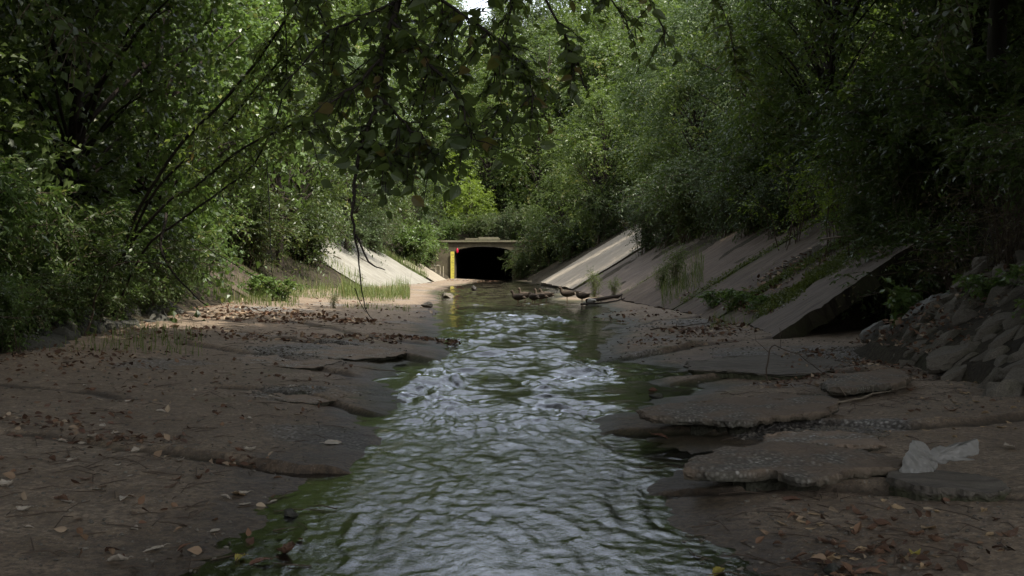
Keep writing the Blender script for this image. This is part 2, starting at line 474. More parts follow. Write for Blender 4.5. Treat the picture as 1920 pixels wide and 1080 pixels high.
def bed_height(x, y):
    z, d = bed_base(x, y)
    out = sstep(-0.1, 0.5, d)
    z = z + 0.030 * fbm(x * 0.9, y * 0.7, 4, 3) * (0.35 + 0.65 * out) + 0.010 * fbm(x * 5, y * 4, 4, 11) + 0.004 * fbm(x * 19, y * 19, 3, 15)
    z = z + 0.022 * np.exp(-((x - 1.0) / 0.28) ** 2 - ((y - 5.0) / 0.45) ** 2)
    for i, (q, h, dec) in enumerate(LW):
        yl = np.interp(x, q[:, 0], q[:, 1]) + 0.10 * fbm(x * 2.3, x * 0 + i, 4, 40 + i) * np.mean(q[:, 1]) / 8
        m = sstep(q[0, 0] - 0.25, q[0, 0] + 0.1, x) * (1 - sstep(q[-1, 0] - 0.1, q[-1, 0] + 0.25, x))
        dy = y - yl
        s = np.mean(q[:, 1]) / 7
        hh = h * np.clip(0.95 + 0.9 * fbm(x * 1.7, x * 0 + 3.3 * i, 3, 60 + i), 0.4, 1.6)
        z = z + hh * m * np.where(dy > -0.02 * s, sstep(-0.02 * s, 0.02 * s, dy) * np.exp(-np.maximum(dy, 0) / dec), 0)
        z = z - 0.3 * hh * m * np.exp(-((dy + 0.05 * s) / (0.05 * s)) ** 2)
    return z

def bank_height(x, y):
    """ground outside the paved bed"""
    l, r = toeL(y), toeR(y)
    dl, dr = l - x, x - r
    d = np.maximum(dl, dr)
    top = 3.6
    slope = 0.6
    zb = 0.18
    up = zb + slope * d
    over = np.maximum(d - (top - zb) / slope, 0)
    z = np.minimum(up, top) + 0.06 * over + 7.0 * sstep(8, 40, over)
    z = np.where(d < 0, zb - 0.4, z)
    z = z + np.where(d > 0.3, 0.14 * fbm(x * 0.5, y * 0.5, 4, 91), 0)
    # washed-out hollow under the broken slab
    hol = sstep(12.6, 13.3, y) * (1 - sstep(17.2, 18.0, y)) * sstep(-0.2, 0.0, dr) * (1 - sstep(2.6, 3.3, dr))
    z = z * (1 - hol) + 0.10 * hol
    # road embankment over the culvert
    emb = sstep(80.45, 80.55, y)
    z = np.where(y > 80.5, np.maximum(z, 2.85 + 0.05 * np.minimum(y - 80.5, 40) + 12.0 * sstep(88, 110, y)), z)
    return z

def bedz1(x, y):
    return float(bed_height(np.array([float(x)]), np.array([float(y)]))[0])
def bankz1(x, y):
    return float(bank_height(np.array([float(x)]), np.array([float(y)]))[0])
def gz(x, y):
    a, b = bedz1(x, y), bankz1(x, y)
    return max(a, b) if (toeL(y) - 0.3 < x < toeR(y) + 0.3) else b

# ground: one sheet reaching the horizon
xs = np.concatenate([[-700, -300, -150, -90, -60], np.arange(-45, -12, 1.0), np.arange(-12, 12.01, 0.3), np.arange(13, 46, 1.0), [60, 90, 150, 300, 700]])
ys = np.concatenate([[-300, -120, -60, -30], np.arange(-20, 6, 1.0), np.arange(6, 40, 0.35), np.arange(40, 80.2, 0.7), [80.2, 80.45, 80.55, 81.0], np.arange(82, 130, 2.0), [150, 200, 300, 500, 900]])
X, Y = np.meshgrid(xs, ys)
Z = bank_height(X, Y)
V = np.stack([X.ravel(), Y.ravel(), Z.ravel()], 1)
F = grid_faces(len(ys), len(xs))
fc = V[F].mean(1)
keep = ~((fc[:, 0] > -4.3) & (fc[:, 0] < 0.3) & (fc[:, 1] > 80.3) & (fc[:, 1] < 80.7))
o = link('ground', npmesh('ground', V, [F[keep]], M['soil'], smooth=True)); tag(o, kind='structure')

# paved channel bed, fine sheet
yy = [2.6]
while yy[-1] < 84: yy.append(yy[-1] * 1.0042)
ys = np.concatenate([[-25, -12, -5, 0, 2.0], np.array(yy)])
u = np.linspace(0, 1, 400)
Y = np.repeat(ys[:, None], len(u), 1)
xl = np.maximum(toeL(ys) - 0.5, -0.62 * np.maximum(ys, 6) - 1.5)[:, None]; xr = np.minimum(toeR(ys) + 0.6, 0.6 * np.maximum(ys, 6) + 1.5)[:, None]
xr = np.where(((ys > 12) & (ys < 18.5))[:, None], np.maximum(xr, toeR(ys)[:, None] + 3.2), xr)
X = xl + (xr - xl) * u[None, :]
Z = bed_height(X, Y)
Zb, D = bed_base(X, Y)
xf, yf, zf = X.ravel(), Y.ravel(), Z.ravel()
shore = zf - WATER_Z
wet = np.clip(1 - sstep(0.012, 0.055, shore + 0.02 * fbm(xf * 1.5, yf * 1.2, 4, 21)), 0, 1)
wet = np.maximum(wet, 0.85 * (1 - sstep(0.0, 0.25 + 0.4 * (1 - sstep(4.5, 7.5, yf)), D.ravel() + 0.4 * fbm(xf * 1.2, yf * 0.8, 4, 22))))
dk = np.exp(-(((xf + 1.9) / 1.3) ** 2 + ((yf - 13.2) / 1.3) ** 2)) + np.exp(-(((xf - 2.3) / 0.9) ** 2 + ((yf - 12.8) / 0.9) ** 2)) + np.exp(-(((xf - 1.5) / 0.8) ** 2 + ((yf - 7.4) / 0.6) ** 2))
wet = np.clip(np.maximum(wet, dk * (0.7 + 0.5 * fbm(xf * 2, yf * 2, 3, 25))), 0, 1)
algae = sstep(0.05, 0.4, fbm(xf * 0.9, yf * 0.45, 4, 31) + 0.15) * (1 - sstep(0.0, 0.06, shore)) * (0.25 + 0.75 * sstep(-0.5, -0.15, D.ravel()))
algae = np.maximum(algae, (1 - sstep(0.0, 0.05, shore)) * sstep(0.35, 0.6, xf - 0.02 * yf))
algae = np.maximum(algae, 0.6 * sstep(0.30, 0.55, fbm(xf * 1.6, yf * 2.6, 4, 35)) * (1 - sstep(0.1, 2.8, D.ravel())))
crack = np.zeros_like(xf)
for i, (q, h, dec) in enumerate(LW):
    yl = np.interp(xf, q[:, 0], q[:, 1]) + 0.10 * fbm(xf * 2.3, xf * 0 + i, 4, 40 + i) * np.mean(q[:, 1]) / 8
    m_ = sstep(q[0, 0] - 0.25, q[0, 0] + 0.1, xf) * (1 - sstep(q[-1, 0] - 0.1, q[-1, 0] + 0.25, xf))
    s_ = np.mean(q[:, 1]) / 7
    wdt = 0.035 * s_ * np.clip(1 + 1.6 * fbm(xf * 2.1, xf * 0 + 7.7 * i, 4, 160 + i), 0.15, 3)
    crack = np.maximum(crack, m_ * np.exp(-((yf - yl + 0.03 * s_) / wdt) ** 2))
algae = algae * (0.05 + 0.95 * sstep(5.5, 9.0, yf))
agg = np.zeros_like(xf)
for (px, py, rx, ry) in [(530, 665, 75, 13), (545, 735, 85, 14), (620, 652, 90, 9), (1560, 672, 110, 16), (1480, 806, 120, 16), (1640, 806, 90, 10), (1300, 606, 60, 8), (1420, 668, 80, 10), (500, 590, 80, 6), (1720, 690, 60, 14)]:
    cx, cy = G(px, py, 0.06)
    ax = rx * cy / FPX; ay = ry * cy * cy / (FPX * 1.14)
    agg = np.maximum(agg, 1 - sstep(0.55, 1.1, np.sqrt(((xf - cx) / ax) ** 2 + ((yf - cy) / ay) ** 2) + 0.5 * fbm(xf * 5, yf * 4, 4, 71)))
agg = np.maximum(agg, 0.7 * sstep(0.32, 0.5, fbm(xf * 0.8, yf * 0.8, 5, 77)))
o = link('channel_bed', npmesh('channel_bed', np.stack([xf, yf, zf], 1), [grid_faces(len(ys), len(u))], M['bed'], {'wet': wet, 'algae': algae, 'agg': agg, 'crack': crack}, True))
tag(o, kind='structure')

# stream
ys = np.array([q for q in yy if q < 79.9]); ys = np.concatenate([[-20, -8, 0, 1.5], ys])
u = np.linspace(0, 1, 300)
xl = (strL(ys) - 0.9)[:, None]; xr = (strR(ys) + 0.9)[:, None]
X = xl + (xr - xl) * u[None, :]; Y = np.repeat(ys[:, None], len(u), 1)
xf, yf = X.ravel(), Y.ravel()
cx = np.interp(yf, [4, 12, 22, 40, 60], [-0.15, 0.05, 0.1, -0.5, -0.8])
wd = np.interp(yf, [4, 8, 11, 16, 25, 40, 60], [0.8, 0.8, 1.0, 0.95, 1.2, 1.9, 2.4])
core = 1 - sstep(0.6, 1.2, np.abs(xf - cx) / wd + 0.7 * fbm(xf * 1.3, yf * 0.5, 4, 51))
rap = np.exp(-((yf - 11.0) / 2.6) ** 2) * 0.9 + np.exp(-((yf - 17) / 4.0) ** 2) * 0.55 + np.exp(-((yf - 24) / 4.0) ** 2) * 0.4
turb = np.clip((0.15 + 0.15 * (1 - sstep(5, 9, yf)) + core) * (0.62 + rap) * (1 - 0.25 * sstep(30, 42, yf)) * np.clip(0.85 + 1.3 * fbm(xf * 0.9, yf * 0.5, 4, 59), 0.2, 1.7), 0, 1.4)
wx = xf + 0.25 * fbm(xf * 1.1, yf * 0.9, 3, 81); wy = yf + 0.35 * fbm(xf * 1.0, yf * 0.8, 3, 82)
fq = np.interp(yf, [3, 4.5, 7, 10, 14, 30], [4.4, 3.8, 2.5, 1.35, 0.9, 0.65])
z = 0.042 / fq * fbm(wx * 3.1 * fq, wy * 3.6 * fq, 4, 55, 0.56) + 0.070 * rap * fbm(wx * 2.0 + 0.3 * yf, wy * 2.0, 4, 57, 0.55) + 0.004 * fbm(xf * 15, yf * 13, 2, 58)
z = WATER_Z + z * (0.06 + turb)
o = link('stream_water', npmesh('stream_water', np.stack([xf, yf, z], 1), [grid_faces(len(ys), len(u))], M['water'], {'turb': np.clip(turb, 0.02, 1)}, True))
tag(o, kind='structure')

# ------------------------------------------------------------------ concrete slabs on the banks
def bank_slab(side, y0, y1, v1, thick, off, mat, seed, y1top=None, mossy=None, y0top=None, edge=0.06):
    """a paved panel lying on the bank; v runs up the slope from the toe. Top sheet + sides + underside, one mesh"""
    toe = toeR if side > 0 else toeL
    nu, nv = 46, 40
    U, Vv = np.meshgrid(np.linspace(0, 1, nu), np.linspace(0, 1, nv), indexing='ij')
    ya = y0 + ((y0top if y0top is not None else y0) - y0) * Vv
    yb = y1 + ((y1top if y1top is not None else y1) - y1) * Vv
    yv = ya + (yb - ya) * U
    jag = edge * fbm(Vv * 9, U * 0 + seed, 4, seed)
    yv = yv + jag * (1 - U) * 1.0 + edge * fbm(Vv * 7, U * 0 + seed + 5, 4, seed + 1) * U
    d = -0.25 + Vv * v1 + 0.05 * fbm(yv * 1.5, Vv * 0 + seed, 3, seed + 2) * (Vv < 0.02)
    xv = toe(yv) + side * d
    zv = 0.20 + 0.6 * d + off + 0.04 * fbm(yv * 0.8, d * 0.8, 4, seed + 3) + 0.016 * fbm(yv * 4, d * 4, 3, seed + 4)
    top = np.stack([xv, yv, zv], -1)
    nrm = np.array([-side * 0.514, 0, 0.857])
    bot = top - nrm * thick + np.stack([0 * xv, 0.10 * (1 - U) * (0.5 + vn(Vv * 6, U * 0, seed)), 0 * xv], -1)
    n = nu * nv
    P = np.vstack([top.reshape(-1, 3), bot.reshape(-1, 3)])
    Ft = grid_faces(nu, nv)
    Fb = Ft[:, ::-1] + n
    idx = np.arange(n).reshape(nu, nv)
    ring = np.concatenate([idx[0, :], idx[1:, -1], idx[-1, -2::-1], idx[-2:0:-1, 0]])
    nx = np.roll(ring, -1)
    Fs = np.stack([ring, ring + n, nx + n, nx], 1)
    mo = (mossy(U, Vv, yv, d) if mossy else U * 0)
    mo = np.concatenate([mo.ravel(), np.clip(mo.ravel() + 0.25, 0, 1)])  # underside gets extra tint, darker than the top
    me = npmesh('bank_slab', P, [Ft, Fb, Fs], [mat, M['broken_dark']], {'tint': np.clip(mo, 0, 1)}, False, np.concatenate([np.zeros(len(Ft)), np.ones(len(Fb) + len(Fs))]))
    bm = bmesh.new(); bm.from_mesh(me); bmesh.ops.recalc_face_normals(bm, faces=bm.faces); bm.to_mesh(me); bm.free()
    return me

def mos(joint, strip=0.0, s=0):
    return lambda U, Vv, y, d: 0.9 * np.exp(-(1 - U) / 0.06) * joint + 0.8 * np.exp(-U / 0.08) * joint + strip * sstep(0.1, 0.5, fbm(y * 3.0, d * 0.7, 4, 200 + s) + 0.1)

slabs = [
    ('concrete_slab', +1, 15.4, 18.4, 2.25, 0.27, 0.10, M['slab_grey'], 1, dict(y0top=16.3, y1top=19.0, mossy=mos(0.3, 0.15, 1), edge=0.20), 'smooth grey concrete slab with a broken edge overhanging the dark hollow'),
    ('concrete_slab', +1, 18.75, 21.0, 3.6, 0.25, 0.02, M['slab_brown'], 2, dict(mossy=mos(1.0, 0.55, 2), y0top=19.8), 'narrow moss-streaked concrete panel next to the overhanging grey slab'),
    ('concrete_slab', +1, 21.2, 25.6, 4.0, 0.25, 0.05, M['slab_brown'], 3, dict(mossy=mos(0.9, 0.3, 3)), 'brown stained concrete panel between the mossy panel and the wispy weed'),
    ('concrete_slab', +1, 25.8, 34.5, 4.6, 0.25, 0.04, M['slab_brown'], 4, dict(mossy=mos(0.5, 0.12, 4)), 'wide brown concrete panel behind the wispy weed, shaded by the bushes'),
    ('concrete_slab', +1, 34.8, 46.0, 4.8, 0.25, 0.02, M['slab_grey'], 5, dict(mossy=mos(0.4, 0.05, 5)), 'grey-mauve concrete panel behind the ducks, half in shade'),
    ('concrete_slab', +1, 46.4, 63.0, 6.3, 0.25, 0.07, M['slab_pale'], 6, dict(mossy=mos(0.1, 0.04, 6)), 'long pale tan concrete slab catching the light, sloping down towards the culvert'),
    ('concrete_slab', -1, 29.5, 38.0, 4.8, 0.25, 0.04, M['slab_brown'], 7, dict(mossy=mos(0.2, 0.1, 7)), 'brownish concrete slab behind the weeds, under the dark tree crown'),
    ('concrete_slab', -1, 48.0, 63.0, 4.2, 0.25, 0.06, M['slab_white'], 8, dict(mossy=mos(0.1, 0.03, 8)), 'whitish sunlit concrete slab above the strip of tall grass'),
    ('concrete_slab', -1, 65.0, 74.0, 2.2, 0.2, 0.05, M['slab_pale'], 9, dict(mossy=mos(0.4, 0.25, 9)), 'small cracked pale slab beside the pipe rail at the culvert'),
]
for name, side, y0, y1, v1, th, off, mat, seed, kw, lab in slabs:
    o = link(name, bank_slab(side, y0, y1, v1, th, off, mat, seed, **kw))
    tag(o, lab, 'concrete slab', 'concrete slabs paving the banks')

# dark earth face under the overhang
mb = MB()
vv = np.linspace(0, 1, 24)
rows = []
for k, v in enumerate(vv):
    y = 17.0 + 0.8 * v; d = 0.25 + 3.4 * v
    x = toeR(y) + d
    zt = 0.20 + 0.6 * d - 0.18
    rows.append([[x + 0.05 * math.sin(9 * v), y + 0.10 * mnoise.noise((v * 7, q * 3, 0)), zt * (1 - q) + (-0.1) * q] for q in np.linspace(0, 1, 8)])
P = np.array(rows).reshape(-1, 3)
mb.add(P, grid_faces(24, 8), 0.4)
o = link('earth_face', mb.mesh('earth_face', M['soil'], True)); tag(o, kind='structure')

# ------------------------------------------------------------------ broken concrete pieces in the foreground
def broken_slab(outline, z0, thick, seed, mat, tilt=(0, 0), undercut=0.22, bump=0.018, lip=0.25):
    """outline: world (x, y) list (star-shaped); origin at its centre"""
    q = np.array(outline, float); c = q.mean(0)
    rel = q - c
    ang = np.arctan2(rel[:, 1], rel[:, 0]); rad = np.hypot(rel[:, 0], rel[:, 1])
    o_ = np.argsort(ang); ang, rad = ang[o_], rad[o_]
    n = 150; A = np.linspace(-PI, PI, n, endpoint=False)
    R = np.interp(A, np.concatenate([ang - 2 * PI, ang, ang + 2 * PI]), np.tile(rad, 3))
    R = R * (1 + 0.13 * fbm(np.cos(A) * 3.5, np.sin(A) * 3.5, 4, seed, 0.6))
    lev = [0.0, 0.15, 0.3, 0.45, 0.6, 0.72, 0.82, 0.9, 0.96, 0.992]
    rings = []; tint = []
    for s in lev:
        x, y = R * s * np.cos(A), R * s * np.sin(A)
        z = thick * (1 - 0.03 * sstep(0.9, 1.0, s)) + bump * fbm((x + c[0]) * 6, (y + c[1]) * 6, 4, seed + 3) + bump * 1.5 * fbm((x + c[0]) * 2, (y + c[1]) * 2, 3, seed + 4)
        rings.append(np.stack([x, y, z + 0 * x], 1)); tint.append(np.zeros(n))
    for s, zz, tn in ((1.0, 0.94, 0.1), (1.008, 0.78, 0.4), (0.985, 0.60, 0.75), (1 - undercut * 0.6, 0.52, 1.0), (1 - undercut * 1.5, 0.40, 1.0), (1 - undercut * 1.5, -0.5, 1.0)):  # tint grows downward: shade beneath the slab painted into the colour
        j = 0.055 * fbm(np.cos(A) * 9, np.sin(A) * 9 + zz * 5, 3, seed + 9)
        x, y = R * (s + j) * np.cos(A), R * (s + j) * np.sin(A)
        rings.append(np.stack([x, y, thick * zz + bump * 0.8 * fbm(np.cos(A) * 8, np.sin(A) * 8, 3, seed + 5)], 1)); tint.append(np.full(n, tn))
    P = np.vstack(rings)
    P[:, 2] += P[:, 0] * tilt[0] + P[:, 1] * tilt[1]
    m = len(rings)
    i = np.arange(m - 1)[:, None] * n; j = np.arange(n)[None, :]; k = (j + 1) % n
    F = np.stack([(i + j).ravel(), (i + n + j).ravel(), (i + n + k).ravel(), (i + k).ravel()], 1)
    me = npmesh('broken_slab', P, [F], mat, {'tint': np.concatenate(tint)}, False)
    ob = link('broken_slab', me); ob.location = (c[0], c[1], z0)
    return ob

def outl(pts, z):
    return [G(px, py, z) for px, py in pts]
BS = [
    ([(1196, 770), (1212, 778), (1290, 778), (1370, 784), (1450, 776), (1530, 772), (1558, 764), (1556, 756), (1500, 750), (1430, 748), (1330, 752), (1240, 760)], 0.17, 0.13, 'rounded grey slab of broken concrete at the stream edge, dark hollow beneath', M['agg'], (0.0, 0.02)),
    ([(1284, 876), (1330, 884), (1410, 880), (1450, 876), (1500, 890), (1560, 886), (1600, 874), (1690, 872), (1700, 860), (1640, 848), (1560, 838), (1490, 830), (1400, 834), (1330, 852)], 0.155, 0.13, 'wide flat slab of gravelly broken concrete that the plastic bag lies on', M['agg'], (0.0, 0.01)),
    ([(1560, 722), (1590, 724), (1640, 718), (1690, 710), (1700, 702), (1685, 696), (1630, 698), (1575, 708)], 0.20, 0.16, 'mossy ledge of broken concrete below the bank of stones', M['agg'], (0.03, 0.0)),
    ([(1680, 905), (1720, 915), (1790, 920), (1850, 925), (1880, 920), (1870, 900), (1800, 885), (1730, 880), (1690, 885)], 0.11, 0.07, 'low dark concrete lump behind the plastic bag', M['broken'], (0.0, 0.0)),
    ([(1380, 752), (1420, 757), (1500, 759), (1556, 755), (1562, 742), (1520, 733), (1440, 737), (1385, 745)], 0.12, 0.06, 'thin pale broken slab lying behind the rounded grey slab', M['agg'], (0.0, 0.0)),
    ([(1440, 822), (1500, 826), (1580, 832), (1640, 830), (1660, 818), (1600, 806), (1520, 804), (1450, 808)], 0.10, 0.05, 'strip of pale gravelly concrete between the two big broken slabs', M['agg_pale'], (0.0, 0.0)),
    ([(1300, 690), (1380, 694), (1480, 700), (1560, 690), (1550, 674), (1450, 664), (1340, 672)], 0.12, 0.05, 'flat brown slab of concrete lying under dry twigs', M['broken'], (0.0, 0.0)),
    ([(478, 742), (520, 748), (590, 752), (618, 748), (600, 732), (545, 722), (500, 726)], 0.07, 0.022, 'pale pebbly concrete hump beside the crack in the bed', M['agg_pale'], (0.0, 0.0)),
    ([(545, 660), (580, 668), (650, 672), (720, 668), (700, 652), (630, 644), (570, 646)], 0.08, 0.028, 'long pale concrete ridge near the water, leaf drift behind', M['agg_pale'], (0.0, 0.0)),
    ([(440, 676), (500, 682), (580, 688), (610, 682), (580, 668), (510, 658), (455, 664)], 0.09, 0.022, 'pale grey concrete hump next to the mossy crack', M['agg_pale'], (0.0, 0.0)),
]
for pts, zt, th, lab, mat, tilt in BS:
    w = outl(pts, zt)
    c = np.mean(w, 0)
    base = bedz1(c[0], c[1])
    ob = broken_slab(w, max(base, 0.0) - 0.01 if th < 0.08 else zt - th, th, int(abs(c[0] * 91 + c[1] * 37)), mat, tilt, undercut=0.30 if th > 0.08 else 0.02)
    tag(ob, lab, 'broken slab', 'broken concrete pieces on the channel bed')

# ------------------------------------------------------------------ stones
def stone_mesh(seed, mat, sub=4):
    bm = bmesh.new(); bmesh.ops.create_icosphere(bm, subdivisions=sub, radius=1.0)
    rng = random.Random(seed)
    planes = []
    for _ in range(17):
        d = Vector((rng.gauss(0, 1), rng.gauss(0, 1), rng.gauss(0, 1))).normalized()
        planes.append((d, rng.uniform(0.55, 0.90)))
    off = Vector((seed * 3.1, seed * 1.7, seed * 0.3))
    for v in bm.verts:
        p = v.co.copy()
        for d, h in planes:
            s = p.dot(d)
            if s > h: p -= d * (s - h) * 0.97
        p *= 1 + 0.10 * mnoise.noise(p * 1.7 + off) + 0.07 * mnoise.noise(p * 4 + off) + 0.045 * mnoise.noise(p * 9 + off) + 0.025 * mnoise.noise(p * 19 + off)
        v.co = p
    me = bpy.data.meshes.new('stone'); bm.to_mesh(me); bm.free()
    me.materials.append(mat)
    me.polygons.foreach_set('use_smooth', np.full(len(me.polygons), False))
    return me
rng = random.Random(5)
ST = [stone_mesh(s, M['stone']) for s in range(1, 8)]
STD = [stone_mesh(s + 20, M['stone_dark']) for s in range(1, 6)]
STP = [stone_mesh(s + 40, M['stone_pale']) for s in range(1, 4)]

def put_stone(me, loc, size, rot, label, group=None):
    o = link('bank_stone', me)
    o.location = loc; o.scale = size; o.rotation_euler = rot
    tag(o, label, 'stone', group)
    return o

SG = 'stones paving the bank beside the hollow'
SLOPE_A = math.atan(0.6)
# courses of stones laid up the slope: long axis along the slope, row by row
placed = 0
y = 8.2
while y < 14.6:
    w = rng.uniform(0.17, 0.30)
    d = rng.uniform(-0.2, 0.2)
    lim = 1.75
    while d < lim:
        ln = rng.uniform(0.18, 0.52)
        yy_ = y + rng.uniform(-0.08, 0.08)
        dd = d + ln / 2
        x = float(toeR(yy_)) + dd
        if y > 11.9 and dd < (y - 11.9) * 1.1 + 0.1:
            d += ln; continue
        z = 0.11 + 0.6 * dd + rng.uniform(-0.05, 0.05)
        hid = z > 1.7
        put_stone(ST[rng.randrange(len(ST))], (x, yy_, z), (ln * 0.62, w * 0.64, rng.uniform(0.08, 0.15)),
                  (rng.uniform(-0.4, 0.4), -SLOPE_A + rng.uniform(-0.35, 0.35), rng.uniform(-0.5, 0.5)),
                  'weathered grey-brown stone set slanting in the stone bank beside the hollow', SG)
        placed += 1
        d += ln * rng.uniform(0.86, 1.02)
    y += w * rng.uniform(0.9, 1.1)
p = W(1755, 585, 13.2); put_stone(STP[0], (p[0], 13.2, p[2]), (0.44, 0.34, 0.22), (0.1, -0.5, 0.2), 'largest pale stone at the top corner of the dark hollow')
p = W(1640, 615, 14.2); put_stone(STP[1], (p[0], 14.2, 0.26), (0.20, 0.17, 0.22), (0.2, 0.2, 0.4), 'pointed pale stone standing at the mouth of the dark hollow')
p = W(1675, 612, 13.9); put_stone(STP[2], (p[0], 13.9, 0.27), (0.27, 0.2, 0.24), (0.0, -0.3, 0.9), 'blocky pale stone beside the pointed one at the hollow')
p = W(1780, 672, 10.2); put_stone(ST[2], (p[0], 10.2, 0.30), (0.34, 0.25, 0.13), (0.1, -0.3, 0.3), 'dark undercut stone at the foot of the stone bank above the drift of litter')
p = W(1900, 720, 8.6); put_stone(ST[4], (p[0] + 0.1, 8.6, 0.24), (0.26, 0.22, 0.15), (0.1, -0.3, 0.1), 'blocky stone at the foot of the bank where the frame ends')
# left bank, dark stones under the bushes
LG = 'dark stones at the foot of the leafy bank'
y = 9.0
while y < 21:
    w = rng.uniform(0.3, 0.5)
    d = rng.uniform(-0.25, 0.1)
    while d < 0.8:
        ln = rng.uniform(0.4, 0.75)
        dd = d + ln / 2
        x = float(toeL(y)) - dd
        put_stone(STD[rng.randrange(len(STD))], (x, y, 0.10 + 0.6 * dd + rng.uniform(-0.07, 0.02)), (ln * 0.6, w * 0.62, rng.uniform(0.18, 0.28)),
                  (rng.uniform(-0.3, 0.3), SLOPE_A + rng.uniform(-0.25, 0.25), rng.uniform(-0.5, 0.5)),
                  'dark mossy stone at the foot of the leafy bank under the low bushes', LG)
        d += ln
    y += w * 1.05
# small stones in and beside the water
for i, (px, py, s, lab, lst) in enumerate([
    (1230, 738, 0.07, 'reddish wet stone standing in the shallows by the rounded slab', STD), (1200, 718, 0.05, 'small black stone poking out of the riffle', STD),
    (838, 556, 0.32, 'flat brown rock in the far shallows below the tall grass', ST), (800, 575, 0.2, 'small flat rock at the far water edge', ST),
    (1255, 560, 0.14, 'loose stone on the bed beside the wispy weed', ST), (1110, 566, 0.2, 'white stone on the bed by the driftwood', STP),
    (1640, 745, 0.10, 'rounded pebble below the mossy ledge', STP), (1560, 1062, 0.05, 'small dark stone near the curled leaves', STD), (545, 950, 0.05, 'wet dark pebble at the water edge', STD)]):
    x, y = G(px, py, 0.03)
    put_stone(lst[i % len(lst)], (x, y, bedz1(x, y) + s * 0.3), (s, s * 0.8, s * 0.55), (0, 0, rng.uniform(0, 6)), lab)

# gravel, uncountable
mbg = MB()
nr = np.random.default_rng(8)
ico = bmesh.new(); bmesh.ops.create_icosphere(ico, subdivisions=1, radius=1.0)
IV = np.array([v.co[:] for v in ico.verts]); IF = np.array([[v.index for v in f.verts] for f in ico.faces]); ico.free()
gp = []
for (px, py, rx, ry, n) in [(1580, 680, 130, 18, 700), (1700, 705, 90, 26, 300), (1560, 818, 110, 14, 420), (1480, 806, 120, 14, 200), (1290, 612, 120, 10, 150), (540, 735, 70, 12, 200), (540, 668, 70, 10, 150), (1820, 760, 120, 40, 160), (300, 760, 400, 130, 420), (1600, 1000, 330, 90, 300), (300, 960, 330, 130, 260), (500, 640, 300, 50, 300), (1350, 660, 250, 50, 400)]:
    for _ in range(n):
        a = nr.uniform(0, 2 * PI); r = math.sqrt(nr.uniform())
        x, y = G(px + rx * r * math.cos(a), py + ry * r * math.sin(a), 0.06)
        gp.append((x, y, nr.uniform(0.004, 0.015) * (y / 8) ** 0.5))
gp = np.array(gp); gzv = bed_height(gp[:, 0], gp[:, 1])
for (x, y, s), z in zip(gp, gzv):
    mbg.add(IV * nr.uniform(0.6, 1.2, (len(IV), 1)) * np.array([s * nr.uniform(0.8, 1.5), s, s * 0.7]) + (x, y, z + s * 0.25), IF, nr.uniform())
o = link('gravel', mbg.mesh('gravel', M['gravel'])); tag(o, kind='stuff')
# ------------------------------------------------------------------ foliage builders
def unit(a):
    return a / (np.linalg.norm(a, axis=-1, keepdims=True) + 1e-9)

def leaves(rng, P, D, N, L, Wd, tint, fine=False):
    """leaf blades. P base, D direction, N face normal; folded along the midrib"""
    S = unit(np.cross(D, N)); N = unit(np.cross(S, D))
    n = len(P); L = np.broadcast_to(L, (n,))[:, None]; Wd = np.broadcast_to(Wd, (n,))[:, None]
    f = rng.uniform(-0.15, 0.35, (n, 1)) * Wd
    cv = rng.uniform(0.0, 0.3, (n, 1)) * L
    if not fine:
        a = P; t = P + D * L - N * cv
        l = P + D * L * 0.42 + S * Wd * 0.5 + N * f; r = P + D * L * 0.42 - S * Wd * 0.5 + N * f
        V = np.stack([a, r, t, l], 1).reshape(-1, 3)
        b = np.arange(n)[:, None] * 4
        F = np.concatenate([b + np.array([0, 1, 2]), b + np.array([0, 2, 3])], 0)
        return V, F, np.repeat(tint, 4)
    ts = [0.0, 0.10, 0.30, 0.55, 0.80, 1.0]; ws = [0.02, 0.28, 0.50, 0.44, 0.20, 0.0]
    rows = []
    for t_, w_ in zip(ts, ws):
        c = P + D * L * t_ - N * cv * t_ * t_
        rows += [c + S * Wd * w_ + N * f * w_ * 2, c, c - S * Wd * w_ + N * f * w_ * 2]
    V = np.stack(rows, 1).reshape(-1, 3)
    b = np.arange(n)[:, None] * 18
    q = []
    for k in range(5):
        o_ = 3 * k
        q += [[o_, o_ + 1, o_ + 4, o_ + 3], [o_ + 1, o_ + 2, o_ + 5, o_ + 4]]
    F = np.concatenate([b + np.array(z) for z in q], 0)
    return V, F, np.repeat(tint, 18)

